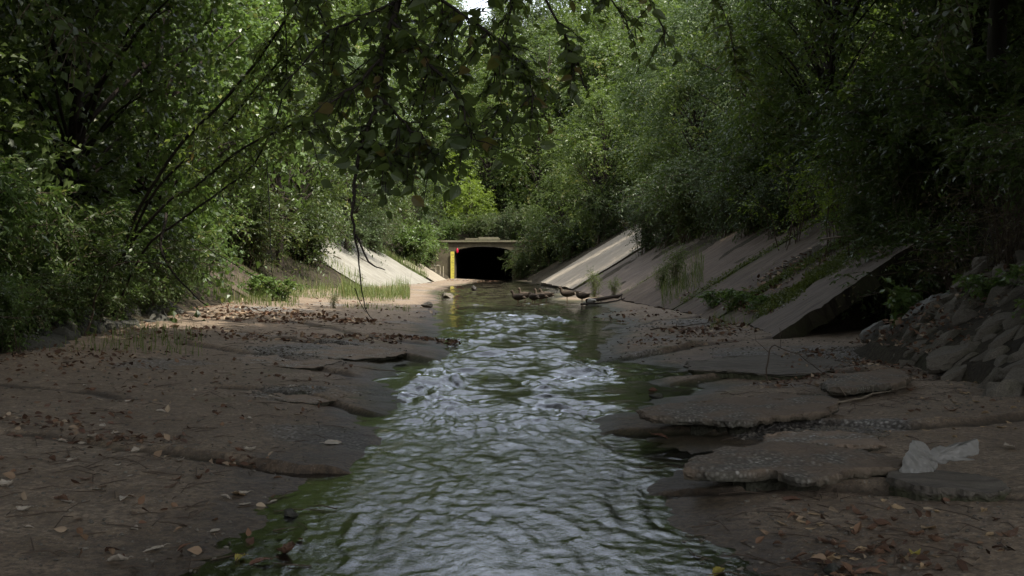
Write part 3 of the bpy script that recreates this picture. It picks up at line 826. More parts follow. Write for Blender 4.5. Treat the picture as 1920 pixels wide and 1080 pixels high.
def sprays(rng, O, D, L, nl, leafL, leafW, droop, tintc, flat=0.6, fine=False, lvar=0.3):
    """twigs at O along D of length L carrying nl leaves each, alternate, drooping"""
    T = len(O)
    t = (np.arange(nl) + 0.6) / nl
    t = np.clip(t[None, :] + rng.normal(0, 0.03, (T, nl)), 0.05, 1.0)
    P = O[:, None, :] + D[:, None, :] * (L[:, None] * t)[..., None]
    P[..., 2] -= droop * L[:, None] * t ** 2
    tan = np.repeat(D[:, None, :], nl, 1).copy(); tan[..., 2] -= 2 * droop * t
    tan = unit(tan)
    up = np.array([0, 0, 1.0])
    sd = unit(np.cross(tan, up + rng.normal(0, 0.25, (T, 1, 3))))
    sg = np.where((np.arange(nl) % 2) == 0, 1.0, -1.0)[None, :, None]
    ld = unit(tan * 0.55 + sd * sg * 0.85 + rng.normal(0, 0.28, (T, nl, 3)) - np.array([0, 0, 0.15]))
    nn = unit(up * flat + rng.normal(0, 0.45, (T, nl, 3)))
    k = T * nl
    tint = np.clip(np.repeat(tintc, nl) + rng.normal(0, 0.17, k), 0, 1)
    s = np.clip(rng.normal(1, lvar, k), 0.45, 1.6) * np.repeat(1.0 - 0.0 * t[:1], T, 0).ravel()
    return leaves(rng, P.reshape(-1, 3), ld.reshape(-1, 3), nn.reshape(-1, 3), leafL * s, leafW * s, tint, fine)

def crown_mesh(rng, name, C, R, twigs, nl, leafL, leafW, droop, mat, flat=0.6, hang=0.0, hang_len=0.0, fine=False, upb=0.25):
    """C clump centres, R clump radii"""
    O = []; D = []; L = []; tc = []
    for c, r in zip(C, R):
        n = max(4, int(twigs * r * r))
        d = unit(rng.normal(0, 1, (n, 3)) + np.array([0, 0, upb]))
        O.append(c + d * r * rng.uniform(0.0, 0.55, (n, 1)))
        D.append(unit(d + rng.normal(0, 0.35, (n, 3)))); L.append(r * rng.uniform(0.45, 0.95, n))
        tc.append(np.full(n, rng.uniform(0.15, 0.85)) + rng.normal(0, 0.1, n))
    O = np.vstack(O); D = np.vstack(D); L = np.concatenate(L); tc = np.concatenate(tc)
    V, F, T = sprays(rng, O, D, L, nl, leafL, leafW, droop, tc, flat, fine)
    Vs, Fs, Ts = [V], [F], [T]
    if hang:
        # vine curtains: strings of leaves hanging from the clumps
        nH = int(hang * len(C))
        k = rng.integers(0, len(C), nH)
        O = np.array(C)[k] + rng.normal(0, 1, (nH, 3)) * np.array(R)[k][:, None] * 0.6
        Lh = rng.uniform(0.5, 1.0, nH) * hang_len
        D = unit(np.stack([rng.normal(0, 0.12, nH), rng.normal(0, 0.12, nH), -np.ones(nH)], 1))
        nl2 = int(max(8, hang_len / leafL * 1.5))
        t = (np.arange(nl2) + rng.uniform(0, 1, (nH, nl2))) / nl2
        P = O[:, None, :] + D[:, None, :] * (Lh[:, None] * t)[..., None] + rng.normal(0, 0.07, (nH, nl2, 3))
        ld = unit(rng.normal(0, 0.5, (nH, nl2, 3)) + np.array([0, 0, -0.7]))
        nn = unit(rng.normal(0, 0.5, (nH, nl2, 3)) + unit(P - np.mean(C, 0)) * 0.8 + np.array([0, 0, 0.5]))
        kk = nH * nl2
        s = np.clip(rng.normal(1, 0.3, kk), 0.5, 1.6)
        V2, F2, T2 = leaves(rng, P.reshape(-1, 3), ld.reshape(-1, 3), nn.reshape(-1, 3), leafL * s * 1.1, leafW * s * 1.2, np.clip(np.repeat(rng.uniform(0.1, 0.9, nH), nl2) + rng.normal(0, 0.15, kk), 0, 1), fine)
        Vs.append(V2); Fs.append(F2 + len(V)); Ts.append(T2)
    return npmesh(name, np.vstack(Vs), [np.vstack(Fs)], mat, {'tint': np.concatenate(Ts)})

def tree_proto(seed, H, rad, zlow, n_cl, rcl, twigs, nl, leafL, leafW, droop, mat, bark, trunk_r=0.16, hang=0, hang_len=0, lean=(0, 0), flat=0.6, shell=0.45, fine=False):
    """returns (trunk mesh, crown mesh) rooted at the origin"""
    rng = np.random.default_rng(seed)
    zc = (H + zlow) / 2; rz = (H - zlow) / 2
    C = []
    while len(C) < n_cl:
        p = rng.normal(0, 1, 3); p /= np.linalg.norm(p)
        p = p * (shell + (1 - shell) * rng.uniform() ** 0.6)
        w = 1.0 - 0.35 * max(p[2], 0)
        c = np.array([p[0] * rad * w + lean[0] * (p[2] * rz + zc) / H, p[1] * rad * w + lean[1] * (p[2] * rz + zc) / H, zc + p[2] * rz])
        if all(np.linalg.norm(c - q) > rcl * 0.62 for q in C) or rng.uniform() < 0.12: C.append(c)
    C = np.array(C); R = rcl * rng.uniform(0.65, 1.25, n_cl)
    crown = crown_mesh(rng, 'crown', C, R, twigs, nl, leafL, leafW, droop, mat, flat, hang, hang_len, fine)
    mb = MB()
    top = np.array([lean[0], lean[1], H * 0.88])
    tp = curve_pts([(0, 0, -0.6), (lean[0] * 0.15, lean[1] * 0.15, H * 0.25), (lean[0] * 0.5 + 0.2, lean[1] * 0.5 - 0.15, H * 0.55), top], 16, rng, 0.05)
    mb.tube(tp, np.linspace(trunk_r, trunk_r * 0.2, 16) * (1 + 0.5 * np.exp(-np.linspace(0, 12, 16))), 8)
    for c, r in zip(C, R):
        zz = max(0.15 * H, c[2] - rng.uniform(0.15, 0.35) * H)
        b = np.array([np.interp(zz, tp[:, 2], tp[:, q]) for q in range(3)])
        mid = b * 0.5 + c * 0.5 + np.array([0, 0, 0.10 * np.linalg.norm(c - b)])
        r0 = trunk_r * 0.32 * rng.uniform(0.7, 1.2)
        mb.tube(curve_pts([b, mid, c], 7, rng, 0.05), np.linspace(r0, r0 * 0.2, 7), 5, cap=False)
    return mb.mesh('trunk', bark, True), crown

def bush_proto(seed, H, rad, n_st, twigs, nl, leafL, leafW, droop, mat, bark, stem_r=0.014, arch=0.5, lean=(0, 0), fine=False, bare=0.15):
    """arching stems from one root with leafy side twigs: (stems mesh, leaves mesh)"""
    rng = np.random.default_rng(seed)
    mb = MB(); O = []; D = []; L = []; tc = []
    for s in range(n_st):
        a = rng.uniform(0, 2 * PI); h = H * rng.uniform(0.55, 1.05); r = rad * rng.uniform(0.25, 1.0)
        e = np.array([math.cos(a) * r + lean[0], math.sin(a) * r + lean[1], h * (1 - arch * r / rad * 0.6)])
        b = np.array([rng.normal(0, 0.12 * rad), rng.normal(0, 0.12 * rad), -0.15])
        m = np.array([b[0] * 0.55 + e[0] * 0.35, b[1] * 0.55 + e[1] * 0.35, h * 0.68])
        P = curve_pts([b, m, e], 14, rng, 0.02)
        mb.tube(P, np.linspace(stem_r, stem_r * 0.25, 14) * rng.uniform(0.7, 1.3), 4, cap=False)
        k = rng.integers(int(14 * bare), 14, twigs)
        dirs = unit(rng.normal(0, 1, (twigs, 3)) + np.array([math.cos(a), math.sin(a), 0.35]) * 0.5)
        O.append(P[k]); D.append(dirs); L.append(rng.uniform(0.35, 1.0, twigs) * 0.30 * H)
        tc.append(np.full(twigs, rng.uniform(0.15, 0.85)))
    O = np.vstack(O); D = np.vstack(D); L = np.concatenate(L); tc = np.concatenate(tc)
    for o_, d, l in list(zip(O, D, L))[::2]:
        mb.tube(np.array([o_, o_ + d * l * 0.55 - [0, 0, droop * l * 0.3], o_ + d * l - [0, 0, droop * l]]), [stem_r * 0.35, stem_r * 0.25, stem_r * 0.12], 3, cap=False)
    V, F, T = sprays(rng, O, D, L, nl, leafL, leafW, droop, tc, 0.7, fine)
    return mb.mesh('stems', bark), npmesh('foliage', V, [F], mat, {'tint': T})

# ------------------------------------------------------------------ tree and bush kinds
TP = {
    'broad0': tree_proto(101, 12, 3.4, 1.0, 60, 1.25, 17, 13, 0.15, 0.085, 0.35, M['leaf_dark'], M['bark']),
    'broad1': tree_proto(102, 13, 3.2, 0.6, 64, 1.2, 18, 13, 0.14, 0.075, 0.45, M['leaf_dark'], M['bark']),
    'mid0': tree_proto(103, 11, 3.2, 0.5, 66, 1.2, 20, 14, 0.155, 0.085, 0.4, M['leaf_mid'], M['bark']),
    'mid1': tree_proto(104, 12, 3.0, 0.8, 66, 1.2, 20, 14, 0.15, 0.085, 0.5, M['leaf_mid'], M['bark']),
    'vine0': tree_proto(105, 9, 2.6, 0.3, 55, 1.0, 26, 13, 0.115, 0.085, 0.4, M['leaf_vine'], M['bark_dark'], hang=4, hang_len=2.2),
    'vine1': tree_proto(106, 9, 2.6, 0.0, 50, 1.0, 22, 12, 0.105, 0.075, 0.4, M['leaf_dark'], M['bark_dark'], hang=5, hang_len=2.4),
    'fine0': tree_proto(107, 10, 2.8, 0.3, 66, 1.1, 26, 16, 0.125, 0.052, 0.5, M['leaf_grey'], M['bark']),
    'fine1': tree_proto(108, 9, 2.6, 0.2, 62, 1.1, 26, 16, 0.125, 0.058, 0.6, M['leaf_mid'], M['bark']),
    'bright': tree_proto(109, 7, 2.4, 0.8, 44, 1.0, 20, 12, 0.15, 0.085, 0.35, M['leaf_bright'], M['bark']),
    'canopy': tree_proto(110, 13, 7.6, 7.0, 120, 2.0, 12, 12, 0.25, 0.17, 0.3, M['leaf_dark'], M['bark'], trunk_r=0.24, flat=1.2, shell=0.15),
}
BP = {
    'arch': bush_proto(201, 2.0, 1.7, 34, 20, 13, 0.095, 0.035, 0.35, M['leaf_vine'], M['twig_brown']),
    'arch2': bush_proto(202, 1.8, 1.6, 34, 20, 13, 0.085, 0.036, 0.45, M['leaf_dark'], M['twig_brown']),
    'lush': bush_proto(203, 2.4, 1.6, 34, 24, 12, 0.10, 0.05, 0.3, M['leaf_vine'], M['twig_brown']),
    'grey': bush_proto(204, 2.6, 1.7, 36, 24, 14, 0.085, 0.03, 0.4, M['leaf_grey'], M['twig_brown']),
    'dark': bush_proto(205, 2.6, 1.8, 36, 24, 13, 0.10, 0.045, 0.4, M['leaf_dark'], M['twig_brown']),
    'sparse': bush_proto(206, 2.4, 1.7, 8, 16, 10, 0.07, 0.036, 0.2, M['leaf_bright'], M['twig_brown'], stem_r=0.015, arch=0.75, bare=0.35),
    'sparse2': bush_proto(207, 2.1, 1.8, 10, 14, 9, 0.065, 0.03, 0.2, M['leaf_mid'], M['twig_pale'], stem_r=0.011, arch=0.85, bare=0.3),
    'dead': bush_proto(208, 2.0, 1.7, 34, 8, 3, 0.06, 0.025, 0.3, M['leaf_brown'], M['twig_brown'], stem_r=0.012, arch=0.7, bare=0.2),
    'weed': bush_proto(209, 1.3, 0.45, 24, 10, 12, 0.055, 0.015, 0.25, M['grass'], M['twig_brown'], stem_r=0.006, arch=0.2, bare=0.1),
    'low': bush_proto(210, 0.45, 0.5, 18, 10, 8, 0.055, 0.03, 0.2, M['leaf_vine'], M['twig_brown'], stem_r=0.004, arch=0.4, bare=0.1),
    'bigleaf': bush_proto(211, 0.7, 0.45, 10, 7, 6, 0.11, 0.085, 0.4, M['leaf_vine'], M['twig_brown'], stem_r=0.006, arch=0.5, bare=0.1),
}
prng = random.Random(77)
def plant(kind, x, y, label, name=None, cat=None, s=1.0, rz=None, group=None, z=None, tilt=(0, 0), sz=1.0, sink=0.1):
    tree = kind in TP
    a, b = (TP if tree else BP)[kind]
    zz = (bankz1(x, y) if y > 80.6 or not (toeL(y) < x < toeR(y)) else bedz1(x, y)) if z is None else z
    return thing(name or ('tree' if tree else 'bush'), label, cat or ('tree' if tree else 'bush'), (x, y, zz - sink), (tilt[0], tilt[1], rz if rz is not None else prng.uniform(0, 6.28)),
                 (s, s, s * sz), group, [('trunk', a), ('crown', b)] if tree else [('stems', a), ('foliage', b)])

# --- left bank
plant('vine1', -8.3, 14.5, 'shadowy tree smothered in dark creeper, rising behind the low fern-like bushes', 'vine_covered_tree', s=1.0)
plant('vine1', -8.0, 19.5, 'dark creeper-hung tree between the shadowy tree and the bright vine-covered one', 'vine_covered_tree', s=1.05)
plant('vine0', -8.3, 24.5, 'tall tree draped in bright green broad-leaved vine', 'vine_covered_tree', s=1.15)
plant('vine0', -9.4, 29.5, 'vine-draped tree behind the brightest one, half hidden by its curtain of leaves', 'vine_covered_tree', s=1.2)
plant('broad1', -9.3, 34.0, 'dark-leaved tree above the brownish concrete slab', s=0.95)
plant('broad0', -9.0, 41.5, 'dense dark tree whose crown hangs low between the brown slab and the whitish slab', s=0.9)
plant('mid1', -9.6, 48.5, 'mid-green tree over the upper edge of the whitish slab', s=1.0)
plant('fine0', -8.6, 56.0, 'feathery grey-green tree above the whitish sunlit slab', s=1.1)
plant('fine1', -8.2, 65.0, 'feathery fresh green tree just past the end of the whitish slab', s=1.0)
plant('fine0', -7.2, 72.0, 'grey-green tree with fine leaves beside the culvert corner', s=0.9)
plant('bright', -5.0, 85.5, 'small bright yellow-green tree lit by the sun above the culvert', s=1.05)
plant('bright', -3.3, 84.0, 'low bright yellow-green tree hanging over the coping above the yellow gauge', s=0.75)
plant('lush', -6.4, 76.5, 'sunlit leafy bush next to the yellow depth gauge', s=1.35)
plant('lush', -6.6, 70.0, 'sunlit round bush behind the small cracked pale slab', s=1.4)
plant('grey', -8.0, 61.5, 'grey-green bush spilling over the far top edge of the whitish slab', s=1.1)
plant('dark', -8.9, 46.0, 'dark bush hanging over the near edge of the whitish slab', s=1.25)
plant('dark', -9.6, 38.6, 'dark bush at the far edge of the brownish slab', s=1.3)
plant('lush', -8.7, 27.5, 'bright bush at the foot of the vine-covered trees', s=1.1)
FG = 'low fern-like bushes on the leafy bank'
plant('arch', -6.4, 10.6, 'low fern-like bush with arching sprays where the frame ends', s=0.95, group=FG)
plant('arch', -6.5, 12.6, 'fern-like bush with the brightest arching sprays above the dark stones', s=1.0, group=FG)
plant('arch2', -6.3, 14.6, 'dark arching bush hiding the stones, between the fern-like bush and the leaning stems', s=1.0, group=FG)
plant('arch', -6.9, 17.0, 'arching bush with drooping sprays just before the leaning stems', s=1.0, group=FG)
plant('arch2', -6.9, 19.6, 'arching bush at the base of the leaning stems', s=0.95, group=FG)
plant('arch', -7.3, 22.5, 'green arching bush beside the weedy end of the brownish slab', s=0.9, group=FG)
plant('arch2', -8.0, 12.2, 'tall dark bush on the upper bank behind the fern-like bushes', s=1.25, group=FG)
plant('arch', -8.2, 16.0, 'upper-bank bush with pale sprays in front of the creeper-hung tree', s=1.2, group=FG)
plant('lush', -8.2, 25.4, 'leafy bush hanging down the bank between the arching bushes and the brownish slab', s=0.9)
LGW = 'low weeds at the foot of the leafy bank'
for i, (x, y) in enumerate([(-5.2, 9.6), (-5.35, 10.8), (-5.45, 12.0), (-5.75, 13.2), (-5.8, 14.4), (-6.0, 15.8), (-6.1, 17.2), (-6.3, 18.8), (-6.4, 20.3), (-6.6, 21.8)]):
    plant('arch2' if i % 2 else 'arch', x - 0.35, y, 'small arching weed growing over the dark stones at the foot of the leafy bank', 'weed', 'weed', s=prng.uniform(0.4, 0.55), group=LGW)
# --- right bank
plant('mid0', 5.6, 67.5, 'leafy tree hanging over the far end of the pale tan slab', s=0.95)
plant('fine1', 3.6, 74.5, 'tree with drooping fine leaves hiding the culvert corner', s=0.85, sink=0.6)
plant('dark', 2.4, 75.5, 'dark bush hanging beside the culvert opening', s=1.5, z=0.5)
plant('dark', 4.0, 70.0, 'dark bush behind the far edge of the pale tan slab', s=1.6, z=0.9)
plant('grey', 5.9, 66.8, 'grey-green bush at the upper far edge of the pale tan slab', s=1.5)
plant('mid1', 9.3, 60.0, 'mid-green tree above the top of the pale tan slab', s=1.05)
plant('fine0', 9.0, 52.0, 'feathery grey-green tree above the pale slab and the grey-mauve panel', s=1.1)
plant('fine1', 7.6, 43.0, 'round feathery tree overhanging the grey-mauve panel', s=0.9)
plant('grey', 6.2, 41.0, 'bush drooping down over the joint of the pale slab and the grey-mauve panel', s=1.2)
plant('grey', 7.0, 36.0, 'dense dark green bush low over the brown panel', s=1.2)
plant('fine0', 8.3, 35.0, 'grey-green tree standing above the wide brown panel', s=0.95)
plant('fine1', 8.6, 29.0, 'shaded fine-leaved tree above the brown stained panel', s=1.0)
plant('broad0', 10.2, 23.5, 'large dark tree filling the corner above the stone bank', s=0.95)
plant('broad1', 9.6, 17.5, 'deeply shaded dark tree above the stones, nearly black', s=0.9)
plant('vine1', 8.6, 12.0, 'dark creeper-hung tree at the frame edge above the stone bank', 'vine_covered_tree', s=0.95)
plant('sparse', 6.3, 20.6, 'sparse yellow-green sapling with pale bare stems above the mossy panel', 'sapling', 'sapling', s=1.05)
plant('sparse2', 7.0, 20.0, 'sparse shrub with straggling pale twigs above the grey slab', s=1.0)
plant('sparse', 6.3, 24.6, 'thin yellow-green sapling behind the straggling shrub', 'sapling', 'sapling', s=1.1)
plant('sparse2', 7.4, 24.8, 'straggly shrub on the top of the brown stained panel', s=1.0)
plant('dark', 8.0, 21.3, 'dark bush behind the sparse sapling', s=1.2)
plant('dark', 8.2, 26.5, 'dark bush behind the thin sapling', s=1.25)
plant('dark', 7.7, 16.8, 'dark leafy bush above the dead brushwood', s=1.1)
DG = 'tangles of dead brushwood on the stone bank'
plant('dead', 6.6, 15.4, 'tangle of dead brown twigs hanging over the grey slab top', 'dead_brushwood', 'brushwood', s=1.0, group=DG)
plant('dead', 6.7, 13.6, 'tangle of dead brown twigs above the largest pale stone', 'dead_brushwood', 'brushwood', s=0.95, group=DG)
plant('dead', 6.6, 11.6, 'tangle of dead brown twigs at the frame edge over the stones', 'dead_brushwood', 'brushwood', s=0.9, group=DG)
plant('sparse2', 6.7, 17.6, 'green shrub rooted on the top of the overhanging grey slab', s=0.8)
plant('arch2', 7.2, 14.0, 'dark arching bush over the stones beside the dead brushwood', s=1.0)
plant('bigleaf', 4.95, 13.6, 'broad-leaved green weed hanging into the mouth of the dark hollow', 'weed', 'weed', s=0.7, z=0.62)
plant('weed', *G(1265, 562, 0.2), 'tall wispy grey-green weed growing at the toe of the brown panels', 'weed', 'weed', s=1.0)
plant('weed', *G(1240, 560, 0.2), 'shorter wispy weed beside the tall one', 'weed', 'weed', s=0.7)
plant('low', *G(1345, 583, 0.2), 'low green weed in the joint below the brown stained panel', 'weed', 'weed', s=1.0)
plant('low', *G(1385, 590, 0.2), 'low leafy weed at the foot of the mossy panel', 'weed', 'weed', s=1.1)
plant('low', *G(1420, 596, 0.2), 'yellow-green weed at the toe of the grey slab', 'weed', 'weed', s=0.9)
plant('weed', *G(1115, 553, 0.15), 'thin dry weed at the foot of the pale tan slab', 'weed', 'weed', s=0.8)
plant('weed', *G(1150, 552, 0.2), 'small dry weed higher up at the joint of the pale slab', 'weed', 'weed', s=0.6)
plant('low', *G(525, 565, 0.2), 'bright green weed clump before the brownish slab', 'weed', 'weed', s=1.6)
plant('low', *G(480, 560, 0.2), 'green weed clump in front of the arching bushes', 'weed', 'weed', s=1.8)
plant('weed', *G(625, 580, 0.1), 'dry brown weed standing alone on the sandy bed', 'weed', 'weed', s=0.35)
plant('sparse2', 7.2, 23.2, 'straggling shrub between the sparse sapling and the brown stained panel', s=0.9)
plant('arch2', 7.3, 18.6, 'dark arching bush over the top of the mossy panel', s=1.1)
plant('dark', 7.4, 19.3, 'dark leafy bush behind the shrub with straggling pale twigs', s=1.2)
plant('grey', 7.0, 31.0, 'grey-green bush over the top of the wide brown panel', s=1.1)
plant('grey', 6.9, 33.6, 'grey-green bush next to the dense dark one over the wide brown panel', s=1.0)
plant('dark', 0.75, 78.4, 'dark leafy bush growing against the culvert wall', s=0.95, z=0.1)
plant('grey', 1.9, 80.9, 'grey-green bush trailing over the end of the coping', s=0.9, z=2.7)
plant('sparse2', 6.9, 15.9, 'green straggling shrub above the broken corner of the grey slab', s=1.0)
plant('arch2', 6.3, 10.4, 'dark arching bush on the upper stones at the frame edge', s=0.9)
plant('arch2', 6.6, 12.4, 'dark arching bush behind the dead brushwood over the stones', s=0.9)
for i, (k, x, y, s, lab) in enumerate([('grey', 7.0, 27.6, 0.8, 'grey-green bush drooping over the brown stained panel top'), ('dark', 7.4, 29.6, 1.0, 'dark bush drooping over the middle of the wide brown panel'),
    ('grey', 5.7, 44.0, 1.1, 'grey-green bush low on the joint before the pale tan slab'), ('dark', 6.7, 38.5, 1.3, 'dark bush over the upper edge of the grey-mauve panel'), ('sparse2', 6.8, 18.2, 0.8, 'straggly green shrub creeping down the grey slab'),
    ('sparse2', 7.0, 21.4, 0.9, 'straggly green shrub creeping down the mossy panel'), ('arch2', 6.5, 16.6, 0.9, 'arching bush spilling over the top corner of the grey slab'), ('dead', 5.9, 12.6, 0.7, 'small tangle of dead twigs lying on the stone bank'), ('low', 5.2, 11.6, 0.8, 'small leafy weed growing between the slanting stones'), ('low', 4.9, 9.8, 0.7, 'small leafy weed low between the stones near the frame edge'), ('arch2', 5.9, 9.2, 0.6, 'low arching weed over the stones at the frame edge')]):
    plant(k, x, y, lab, s=s)
for k, x, y, s, lab in [('dark', 6.5, 17.4, 0.75, 'dark leafy shrub drooping over the top end of the grey slab'), ('sparse2', 6.1, 16.8, 0.65, 'small straggly shrub at the broken top corner of the grey slab'), ('arch2', 6.4, 19.0, 0.7, 'arching shrub at the head of the mossy joint'),
    ('low', 5.3, 10.6, 1.0, 'leafy weed on the lower stones below the dead brushwood'), ('dead', 5.6, 10.8, 0.6, 'small tangle of dead twigs low on the stones at the frame edge'), ('low', 5.7, 12.9, 1.1, 'leafy weed above the pale corner stone')]:
    plant(k, x, y, lab, s=s)
# --- behind the culvert and up the embankment
for i, (k, x, y, s, lab) in enumerate([
    ('mid0', 2.0, 86.0, 1.0, 'mid-green tree directly above the middle of the culvert'),
    ('fine1', 6.5, 83.0, 1.25, 'tall fine-leaved tree on the embankment past the culvert corner'),
    ('broad0', -10.5, 84.0, 1.35, 'dark tree on the embankment behind the bright small tree'),
    ('mid1', 12.0, 80.0, 1.5, 'tall mid-green tree behind the trees above the pale slab'),
    ('mid0', -13.0, 74.0, 1.5, 'tall tree behind the feathery trees of the far bank'),
    ('mid1', 0.0, 96.0, 1.3, 'tree on the road bank behind the one above the culvert'),
    ('mid0', 8.5, 97.0, 1.6, 'tall tree far behind the culvert, under the gap of white sky'),
    ('mid0', -7.0, 100.0, 1.45, 'far tree behind the bright small tree')]):
    plant(k, x, y, lab, s=s)
for i, (k, x, y, s, lab) in enumerate([('mid1', -1.8, 90.0, 1.25, 'leafy tree on the embankment just behind the culvert parapet'), ('broad0', 3.2, 92.0, 1.5, 'dark tree on the embankment behind the mid-green one'), ('fine1', -0.2, 99.0, 1.4, 'tall pale-leaved tree closing the view above the culvert'),
    ('mid0', 4.8, 100.0, 1.35, 'tall mid-green tree closing the view beside the pale-leaved one'), ('broad1', 1.6, 106.0, 1.25, 'dark tall tree on the ridge behind the pale-leaved one'), ('mid1', 7.0, 90.0, 1.5, 'mid-green tree behind the tall fine-leaved one'), ('fine1', -4.4, 96.0, 1.3, 'fine-leaved tree below the gap of white sky'), ('broad1', 10.5, 93.0, 1.6, 'dark tree at the shoulder of the embankment')]):
    plant(k, x, y, lab, s=s)
for i, (k, x, y, s, lab) in enumerate([('dark', -2.6, 82.2, 1.0, 'dark bush on the embankment right above the coping'), ('grey', -0.6, 82.6, 1.1, 'grey-green bush on the embankment above the middle of the coping'), ('dark', 1.2, 82.4, 1.2, 'dark bush on the embankment above the end of the coping'), ('lush', -4.6, 82.6, 0.9, 'small leafy bush above the yellow depth gauge'), ('arch2', -1.6, 84.6, 1.2, 'arching bush further up the embankment'), ('arch', 0.4, 85.0, 1.2, 'arching bush under the mid-green tree on the embankment')]):
    plant(k, x, y, lab, s=s)
# woods behind the banks
wr = random.Random(9)
WLf = 'tree in the shaded wood behind the vine-covered trees and the leafy bank'
WRt = 'tree in the shaded wood behind the bushes above the concrete panels'
for side in (-1, 1):
    y = 4.0
    while y < 108:
        for row in (14.0, 20.0):
            x = side * (row + wr.uniform(-1.5, 1.5)) + (-1 if y > 60 else 0)
            k = wr.choice(['broad0', 'broad1', 'mid0', 'mid1', 'fine1'])
            plant(k, x, y + wr.uniform(-1.5, 1.5), WLf if side < 0 else WRt, s=wr.uniform(1.15, 1.5) * (1.15 if row > 15 else 1), group='trees of the wood behind the left bank' if side < 0 else 'trees of the wood behind the right bank')
        y += 6.0
for x, yb, sb in ((-26, 104, 1.8), (-20, 112, 1.9), (-14, 104, 1.7), (-12, 116, 1.8), (-7.5, 108, 1.25), (-4.6, 118, 1.0), (-1.5, 106, 1.15), (0.5, 116, 1.3), (4, 104, 1.25), (7, 114, 1.4), (11, 106, 1.5), (16, 114, 2.0), (20, 104, 1.8), (27, 112, 2.0)):
    plant(wr.choice(['broad0', 'mid0', 'mid1']), x, yb, 'tree in the far wood beyond the culvert, seen through the gaps', s=sb, group='trees of the far wood')
# trees out of view, added so their crowns shade the channel and banks
for x, y, s, lab, zz in [
    (7.5, 0.0, 1.0, 'unseen bank tree whose spreading crown shades the near broken slabs', None),
    (8.2, 7.5, 1.0, 'unseen bank tree above the stones with a crown shading the bed', None),
    (8.5, 15.0, 1.0, 'unseen tree shading the dead brushwood', None),
    (6.3, 3.5, 1.1, 'unseen tree whose crown shades the stream by the gravelly slab', None), (9.5, -3.0, 1.2, 'tall unseen shade tree behind the viewer above the stone bank', None), (-6.6, 0.5, 1.1, 'unseen tree whose crown shades the stream by the long crack', None), (-2.0, -9.0, 1.1, 'unseen tree behind the viewer, added to shade the channel', None),
    (-9.2, 15.5, 0.95, 'tree added to shade the shadowy creeper tree', None), (9.6, 21.0, 0.95, 'tree added to shade the large dark tree in the corner', None)]:
    plant('canopy', x, y, lab, 'shade_tree', s=s, z=zz)

# ------------------------------------------------------------------ leaning tree with the hanging leafy branches
rng = np.random.default_rng(31)
mb = MB(); O = []; D = []; L = []; tc = []
def branch(pts, r0, r1, n=22, wob=0.012, sides=6):
    P = curve_pts(pts, n, rng, wob)
    mb.tube(P, np.linspace(r0, r1, n), sides, cap=False)
    return P
def leaf_out(P, n, l, lo=0.3, dn=0.5):
    k = rng.integers(int(len(P) * lo), len(P), n)
    d = unit(rng.normal(0, 1, (n, 3)) * np.array([1, 1, 0.7]) + np.array([0, 0, -dn]))
    ll = rng.uniform(0.4, 1.0, n) * l
    O.append(P[k]); D.append(d); L.append(ll); tc.append(rng.uniform(0.1, 0.9, n))
    for o_, q, z in zip(P[k], d, ll):
        mb.tube(np.array([o_, o_ + q * z * 0.5 - [0, 0, 0.1 * z], o_ + q * z - [0, 0, 0.3 * z]]), [0.005, 0.004, 0.002], 3, cap=False)
root = np.array([-6.6, 17.0, 0.35])
A = branch([root, W(215, 510, 16.6), W(262, 390, 16.0), W(344, 265, 15.2), W(416, 193, 14.6), W(504, 83, 14.0), W(560, -10, 13.2), (-1.9, 11.0, 4.9), (-0.6, 8.0, 4.9)], 0.034, 0.012, 40, 0.008)
Bq = branch([root + [0.1, 0.4, 0.0], W(235, 490, 16.8), W(280, 372, 16.2), W(350, 297, 15.6), W(444, 209, 15.0), W(485, 159, 14.6), W(580, 50, 14.0), W(640, -60, 13.0)], 0.028, 0.011, 30, 0.008)
Cq = branch([root + [0.1, -0.3, 0.0], W(230, 480, 16.2), W(312, 382, 15.6), W(375, 344, 15.2), W(457, 275, 14.6), W(548, 232, 14.0), W(624, 167, 13.4), W(720, 90, 12.8)], 0.026, 0.009, 30, 0.008)
Dq = branch([root + [0.2, 0.1, 0.0], W(270, 470, 16.0), W(337, 413, 15.6), W(416, 357, 15.2), W(480, 300, 15.0), W(530, 180, 14.6), W(537, 93, 14.2), W(530, -20, 14.0)], 0.020, 0.009, 24, 0.008)
UP = [branch([(-1.3, 9.0, 4.3), (-0.9, 8.2, 4.3), (-0.2, 7.4, 4.2), (0.5, 6.8, 4.0)], 0.012, 0.004, 14), branch([(-0.6, 8.0, 4.9), (0.1, 8.3, 4.9), (0.9, 8.8, 4.8), (1.6, 9.4, 4.6)], 0.012, 0.004, 14),
      branch([(-0.6, 8.0, 4.9), (-0.3, 9.2, 5.1), (0.1, 10.4, 5.2), (0.4, 11.4, 5.1)], 0.012, 0.004, 14), branch([(-1.3, 9.0, 4.3), (-1.5, 10.2, 4.8), (-1.2, 11.5, 5.2), (-0.8, 12.6, 5.4)], 0.012, 0.004, 14),
      branch([(-1.3, 9.0, 4.3), (-1.6, 8.0, 4.2), (-1.5, 6.8, 3.9), (-1.1, 5.8, 3.6)], 0.012, 0.004, 14), branch([(-0.6, 8.0, 4.9), (0.2, 7.2, 5.2), (0.9, 6.2, 5.2), (1.6, 5.4, 5.0)], 0.012, 0.004, 14)]
for P in UP: leaf_out(P, 34, 0.55, 0.15)  # out-of-view branches, added to block the sky reflected in the near water
for P, n in ((A, 70), (Bq, 70), (Cq, 66), (Dq, 56)):
    leaf_out(P, n, 0.55, 0.42)
